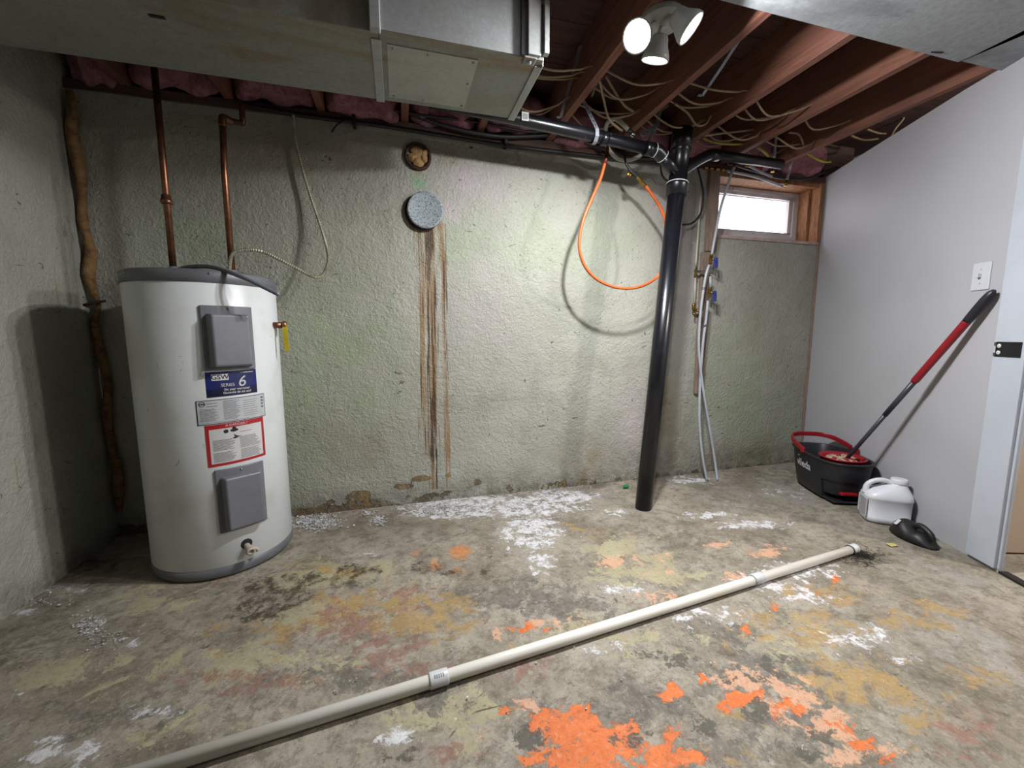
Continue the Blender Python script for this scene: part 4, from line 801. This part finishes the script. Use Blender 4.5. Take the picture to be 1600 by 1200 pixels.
# ------------------------------------------------------------------ light switch
sw = thing('light_switch', on_right(1534,432), 'white toggle light switch plate on the partition above the mop', 'switch')
q = on_right(1534.5,432); ys = q.y
slab_on_right(MB(), ys-.038, ys+.038, q.z-.060, q.z+.060, 0.0, .006).build('plate','switch_white',sw,.003)
p3 = rw(ys, .012); MB().box((p3.x,p3.y,q.z+.004),(.02,.010,.018),Matrix.Rotation(-.42,3,'Z')).build('toggle','switch_white',sw,.002)
for dz in (.03,-.03):
    p3 = rw(ys,.006); MB().lathe((p3.x,p3.y,q.z+dz),N_W,[(.003,0),(.0025,.0012),(0,.0015)],8).build('screw','steel_strap',sw)

# ------------------------------------------------------------------ mop bucket
BC = Vector((2.612,-.53,0)); BH = .255
bk = thing('mop_bucket', BC, 'black oval mop bucket with red handle and wringer', 'bucket')
V_B = N_W.copy()
def bpt(u, v, z): return BC+U_W*u+V_B*v+Vector((0,0,z))
def sect(L, W, n=48, e=3.2):
    r = []
    for k in range(n):
        a = 2*math.pi*k/n; c_, s_ = math.cos(a), math.sin(a); r.append((L*math.copysign(abs(c_)**(2/e), c_), W*math.copysign(abs(s_)**(2/e), s_)))
    return r
lev = [(.012,.205,.110),(.02,.212,.118),(.07,.222,.125),(.13,.234,.132),(.14,.236,.133),(.20,.246,.138),(BH-.012,.252,.142),(BH-.01,.262,.152),(BH,.262,.152),(BH,.245,.135),(.15,.228,.122),(.05,.21,.11),(.045,.0,.0)]
mb = MB(); n = 48; vs_ = []
for li, (z, L, W) in enumerate(lev):
    for (u, v) in sect(max(L,.002), max(W,.002)):
        if li < 4 and u < -.135: u = -.135-(0.0)
        vs_.append(bpt(u, v, z))
fs = [(i*n+k, i*n+(k+1)%n, (i+1)*n+(k+1)%n, (i+1)*n+k) for i in range(len(lev)-1) for k in range(n)]+[tuple(range(n))[::-1]]
mb.add(vs_, fs, True).build('body','bucket_black',bk,.003)
# red rim and handle
rim = []
for (u, v) in sect(.258,.149,36): rim.append(bpt(u, v, BH+.004))
hd = MB(); hp_ = [bpt(u, v, BH+.006+max(0,(u+.06))*.10) for (u, v) in sect(.262,.152,40) if u > -.02]
k0 = sorted([(math.atan2(v,u),u,v) for (u,v) in sect(.264,.154,60) if u > .0])
hd.strip([bpt(u, v, BH+.010+.05*max(0,u)/.264) for (_,u,v) in k0], (0,0,1), .030, .012).build('carry_handle','vivid_red',bk,.004)
for sgn in (-1,1): MB().strip([bpt(0,.156*sgn,BH+.012), bpt(.03,.156*sgn,BH+.01)], (0,0,1), .036, .014).build('handle_pivot','vivid_red',bk,.004)
# wringer basket
WC = bpt(-.115,0,0)
mb = MB(); prof = [(.0,.15),(.075,.15),(.105,BH-.02),(.112,BH+.004),(.118,BH+.006),(.118,BH+.012),(.108,BH+.012),(.098,BH-.01),(.07,.165),(0,.165)]
mb.lathe(WC,(0,0,1),prof,32); wrg = mb.build('wringer_basket','vivid_red',bk)
# pedal in the recess
MB().add([bpt(-.135,-.06,.13),bpt(-.135,.06,.13),bpt(-.135,.06,.02),bpt(-.135,-.06,.02),bpt(-.10,-.05,.12),bpt(-.10,.05,.12),bpt(-.10,.05,.025),bpt(-.10,-.05,.025)],[(0,1,5,4),(1,2,6,5),(2,3,7,6),(3,0,4,7),(4,5,6,7)]).build('pedal_recess','black_rubber',bk)
MB().hexa([bpt(-.225,-.09,.012),bpt(-.12,-.105,.012),bpt(-.12,.105,.012),bpt(-.225,.09,.012)],[bpt(-.222,-.086,.022),bpt(-.12,-.10,.024),bpt(-.12,.10,.024),bpt(-.222,.086,.022)]).build('foot_plate','bucket_black',bk,.004)
MB().hexa([bpt(-.232,-.03,.06),bpt(-.125,-.028,.05),bpt(-.125,.055,.05),bpt(-.232,.055,.06)],[bpt(-.232,-.03,.078),bpt(-.125,-.028,.07),bpt(-.125,.055,.07),bpt(-.232,.055,.078)]).build('foot_pedal','vivid_red',bk,.005)
for (u, v) in ((.15,.08),(.15,-.08),(-.1,.08),(-.1,-.08)): q = bpt(u,v,0); MB().lathe(q,(0,0,1),[(0,0),(.015,0),(.016,.014),(0,.014)],12).build('foot','black_rubber',bk)
# lettering on the long side that faces the room
def on_bucket(u0, z0):
    def f(x, y):
        z = z0+y; W = .118+(z-.02)/(BH-.02)*.024; u = u0-x; e = 3.2; L = W+.10
        vv = W*max(0,1-(abs(u)/(L))**e)**(1/e); return bpt(u, vv+.0035, z)
    return f
lt = text_mesh('vileda', .07, 'paper_white', on_bucket(.030,.168), 'lettering', bk, bold=.0012); lt['label'] = 'white brand lettering'
f = on_bucket(.084,.212); MB().add([f(-.012,.004),f(-.004,-.004),f(.004,-.004),f(.014,.006),f(.002,.001),f(-.002,.001)],[(0,1,5),(1,2,4,5),(2,3,4)]).build('logo_tick','paper_white',bk)

# ------------------------------------------------------------------ mop
mt = on_right(1554,453,.025); m0 = WC+Vector((0,0,.215)); md = (mt-m0).normalized(); Lm = (mt-m0).length
mp = thing('mop', m0, 'mop with grey shaft and red grip leaning on the partition', 'mop')
MB().tube([m0, m0+md*Lm*.38], .0105, 14, sub=1).build('lower_shaft','shaft_grey',mp)
MB().tube([m0+md*Lm*.36, m0+md*Lm*.565], .0125, 14, sub=1).build('upper_shaft','shaft_grey',mp)
MB().tube([m0+md*Lm*.56, m0+md*Lm*.57, m0+md*Lm*.86, m0+md*Lm*.87], [.0135,.0165,.0165,.0165], 16, sub=1).build('grip','vivid_red',mp)
MB().tube([m0+md*Lm*.865, m0+md*Lm*.90, m0+md*Lm*.96, m0+md*Lm*.985, m0+md*Lm], [.0165,.0185,.019,.016,.006], 16, sub=2).build('end_cap','bucket_black',mp)
MB().tube([m0-Vector((0,0,.03)), m0+md*.01, m0+md*.05], [.03,.022,.013], 14, sub=2).build('socket','shaft_grey',mp)
for nm, mat_, cnt, sd in (('cream_yarn','yarn_cream',70,1),('red_yarn','yarn_red',34,2)):
    rg = random.Random(sd); mb = MB()
    for k in range(cnt):
        a = rg.uniform(0,2*math.pi); r1_ = rg.uniform(.03,.092); a2 = a+rg.uniform(-.7,.7)
        c0 = WC+Vector((math.cos(a)*.02,math.sin(a)*.02,.235)); c1_ = WC+Vector((math.cos(a)*r1_*.6,math.sin(a)*r1_*.6,.24+rg.uniform(0,.022))); c2_ = WC+Vector((math.cos(a2)*r1_,math.sin(a2)*r1_,.232+rg.uniform(0,.02))); c3_ = WC+Vector((math.cos(a2)*r1_*.9,math.sin(a2)*r1_*.9,.19))
        mb.tube([c0,c1_,c2_,c3_], .0062, 6, sub=4)
    o = mb.build(nm, mat_, mp); o['kind'] = 'stuff'

# ------------------------------------------------------------------ white jug
JC = Vector((2.50,-.92,0)); jg = thing('plastic_jug', JC, 'white plastic jug with screw cap standing beside the mop bucket', 'jug')
ju = Vector((.80,-.60,0)).normalized(); jv = Vector((.60,.80,0)).normalized()    # long axis across the view
def jpt(u, v, z): return JC+ju*u+jv*v+Vector((0,0,z))
mb = MB(); n = 40; vs_ = []
lev = [(0,.088,.060,0),(.006,.096,.068,0),(.03,.100,.071,0),(.032,.098,.069,0),(.125,.100,.070,0),(.13,.103,.073,0),(.14,.103,.073,0),(.16,.094,.068,.004),(.18,.072,.056,.020),(.198,.046,.042,.036),(.208,.034,.034,.044),(.218,.030,.030,.046)]
for z, L, W, off in lev:
    e = 3.6 if z < .17 else 2.3
    for (u, v) in sect(L, W, n, e): vs_.append(jpt(u+off, v, z))
mb.add(vs_, [(i*n+k,i*n+(k+1)%n,(i+1)*n+(k+1)%n,(i+1)*n+k) for i in range(len(lev)-1) for k in range(n)]+[tuple(range(n))[::-1], tuple((len(lev)-1)*n+k for k in range(n))], True).build('body','jug_white',jg)
MB().lathe(jpt(.046,0,.212),(0,0,1),[(.030,0),(.036,.001),(.036,.022),(.033,.026),(0,.026)],28,smooth=True).build('screw_cap','jug_white',jg,.001)
MB().tube([jpt(.02,0,.208), jpt(-.02,0,.222), jpt(-.062,0,.212), jpt(-.088,0,.186), jpt(-.090,0,.145)], [.014,.0125,.0125,.013,.018], 12).build('handle','jug_white',jg)
lb_ = MB(); 
for i in range(13): 
    for s_ in (0,): 
        a0_, a1_ = -.052, .045*random.uniform(.6,1); z = .036+.0068*i
        lb_.add([jpt(-.1035,-a0_*.0+v_,zz) for v_, zz in ((-.05,z),(-.05+random.uniform(.06,.085),z),(.025,z+.003),(-.05,z+.003))],[(0,1,2,3)])
lb_.build('printed_text','ink_grey',jg)
f_ = [jpt(-.1032,v,z) for v, z in ((-.055,.03),(.045,.03),(.045,.128),(-.055,.128))]; f2 = [q-ju*-.004 for q in f_]; MB().hexa(f2, f_).build('paper_label','paper_white',jg)

# ------------------------------------------------------------------ black plastic lump
KC = (on_level(1392,832)+on_level(1448,854))/2; KC = Vector((2.405,-1.105,0))
ku = (on_level(1450,858)-on_level(1390,828)).normalized(); kv = Vector((-ku.y,ku.x,0)); kv = kv if kv.x > 0 else -kv
bl = thing('plastic_shell', KC, 'small black domed plastic shell lying on the floor beside the white jug', 'plastic shell')
vs_, fs = [], []; nu, nv = 22, 16
for i in range(nu):
    t_ = i/(nu-1); u = (t_-.5)*.215; wv = .058*math.sin(math.pi*min(1,max(.0,t_*.94+.03)))**.55; hgt = .020+.062*math.exp(-((t_-.30)/.26)**2)+.030*math.exp(-((t_-.72)/.16)**2)
    hgt *= min(1, 6*t_+.25, 5*(1-t_)+.3)
    for j in range(nv):
        a = math.pi*j/(nv-1); vs_.append(KC+ku*u+kv*(math.cos(a)*wv)+Vector((0,0,.001+math.sin(a)**.7*hgt)))
for i in range(nu-1):
    for j in range(nv-1): fs.append((i*nv+j,(i+1)*nv+j,(i+1)*nv+j+1,i*nv+j+1))
fs += [tuple(range(nv)), tuple((nu-1)*nv+j for j in range(nv))[::-1], tuple([i*nv for i in range(nu)]+[i*nv+nv-1 for i in range(nu)][::-1])]
MB().add(vs_, fs, True).build('shell','black_rubber',bl)
MB().tube([KC+ku*.0+Vector((0,0,.066)), KC+ku*.03+Vector((0,0,.080)), KC+ku*.075+Vector((0,0,.062)), KC+ku*.092+Vector((0,0,.035))], [.012,.014,.013,.010], 10).build('grip_ridge','black_rubber',bl)
sc_ = KC-ku*.045-kv*.034+Vector((0,0,.060)); nS = (-kv*.7+Vector((0,0,.75))).normalized(); tS = ku; bS = nS.cross(tS)
MB().add([sc_+nS*.010+tS*a_+bS*b_ for a_, b_ in ((-.008,-.016),(.008,-.016),(.008,.016),(-.008,.016))],[(0,1,2,3)]).build('sticker','paper_white',bl)

# ------------------------------------------------------------------ white pipe lying on the floor
PR = .0178
f0, f1 = on_level(235,1203,.0195), on_level(1335,857,.0195); fd = (f1-f0).normalized()
pv = thing('pvc_pipe', lerp(f0,f1,.5), 'long off-white plastic pipe lying across the floor', 'pipe')
MB().tube([f0-fd*.35+Vector((0,0,.002)), f1], PR, 24, sub=1).build('pipe','pvc_white',pv)
for px_c, L in ((687,.055),(1187,.05)):
    d0 = on_level(px_c, 1066 if px_c == 687 else 906, .024); t_ = (d0-f0).dot(fd); c_ = f0+fd*t_; c_.z = .022
    cpl = MB().lathe(c_-fd*L/2, fd, [(PR,0),(.0213,.001),(.0218,.004),(.0218,L-.004),(.0213,L-.001),(PR,L)],28).build('coupling','pvc_coupling',pv)
    if px_c == 687:
        pr = MB()
        for i in range(5):
            for j in range(3):
                a = rad(118+j*9); q = c_+fd*(-.012+.006*i); s_ = Vector((-fd.y,fd.x,0)); base = q+(s_*-math.cos(rad(180-118+0))*0+(-s_)*math.cos(a-rad(90))*0); nn = (-s_*math.cos(rad(50+j*9))+Vector((0,0,1))*math.sin(rad(50+j*9))); pr.box(q+nn*.022,(.0035,.002,.001),frame_from(nn, tuple(s_)))
        pr.build('stamped_print','ink_grey',cpl)
MB().lathe(f1-fd*.03, fd, [(PR,0),(.0215,.001),(.0215,.036),(.020,.038),(0,.038)],24).build('end_cap','pvc_coupling',pv)
MB().lathe(f1-fd*.036, fd, [(PR+.0002,0),(.021,.001),(.021,.004),(PR,.005)],24).build('dark_ring','dark_debris',pv)
# fibres round the pipe end
mb = MB(); rg = random.Random(5); cdeb = on_level(1345,868)
for k in range(260):
    a = rg.uniform(0,6.28); r_ = abs(rg.gauss(0,.045)); q = cdeb+Vector((math.cos(a)*r_*1.3, math.sin(a)*r_*.9, .003+rg.uniform(0,.008))); b_ = rg.uniform(0,6.28); L = rg.uniform(.01,.035)
    q2 = q+Vector((math.cos(b_)*L,math.sin(b_)*L,rg.uniform(-.002,.004))); q3 = q2+Vector((math.cos(b_+.9)*L*.6,math.sin(b_+.9)*L*.6,-.001)); mb.tube([q,q2,q3], .0009, 3, sub=2, caps=False)
o = mb.build('debris_fibres','dark_debris'); tag(o, 'tangle of dark fibres and dirt around the capped end of the white pipe', 'debris', kind='stuff')
# flakes of paint and plaster along the wall foot
def flakes(regs, label, seed, m='flake_white'):
    rg = random.Random(seed); mb = MB()
    for (px, py, rx, ry, cnt, s) in regs:
        for k in range(cnt):
            q = on_level(px+rg.gauss(0,.5)*rx, py+rg.gauss(0,.5)*ry)
            if q.y > -.012: q.y = -.012-rg.random()*.05
            q.z = .001+rg.random()*.004; sz = s*rg.uniform(.4,1.3); fr_ = Matrix.Rotation(rg.uniform(0,6.28),3,'Z') @ Matrix.Rotation(rg.gauss(0,.45),3,'X')
            m_ = rg.choice((3,4,5)); pts = [Vector((math.cos(6.283*i/m_+rg.uniform(-.4,.4))*sz, math.sin(6.283*i/m_)*sz*rg.uniform(.5,1), 0)) for i in range(m_)]
            lift = Vector((0,0,abs(min((fr_@p).z for p in pts))))
            mb.add([q+lift+fr_@p for p in pts]+[q+lift+fr_@p+Vector((0,0,.0012)) for p in pts], [tuple(range(m_))[::-1], tuple(range(m_,2*m_))]+[(i,(i+1)%m_,m_+(i+1)%m_,m_+i) for i in range(m_)])
    o = mb.build('plaster_flakes', m); return tag(o, label, 'debris', kind='stuff')
flakes([(490,816,40,12,700,.0055)], 'drift of white plaster flakes at the wall foot right of the heater', 1)
flakes([(591,815,13,8,170,.005),(572,802,18,5,80,.005)], 'small heap of white flakes on the floor under the flue cap', 2)
flakes([(690,796,60,10,420,.005),(800,790,110,22,500,.004),(830,830,50,30,160,.0035),(880,768,60,8,200,.004)], 'wide scatter of white paint flakes below the rust streaks', 3)
flakes([(140,975,24,16,90,.004),(170,1000,40,20,50,.0035),(60,940,60,12,50,.004)], 'white crumbs on the floor by the left wall', 4)
flakes([(1180,1000,400,160,60,.003),(600,1050,300,120,30,.003)], 'tiny pale paint chips strewn over the floor', 6)
# scraps
q = on_level(978,763); o = thing('wrapper_scrap', q, 'tiny crumpled green wrapper near the foot of the stack', 'scrap'); crumple('foil', (q.x,q.y,.012), (.022,.014,.012), 9, 'scrap_green', o, 4)
q = on_level(1393,852); o = MB().add([q+Vector((-.02,-.012,.001)),q+Vector((.018,-.016,.003)),q+Vector((.022,.010,.002)),q+Vector((-.016,.014,.004)),q+Vector((-.02,-.012,.003)),q+Vector((.018,-.016,.005)),q+Vector((.022,.010,.004)),q+Vector((-.016,.014,.006))],[(3,2,1,0),(4,5,6,7),(0,1,5,4),(1,2,6,5),(2,3,7,6),(3,0,4,7)]).build('paper_scrap','scrap_yellow'); tag(o, 'small yellowish paper scrap in front of the black shell', 'scrap')
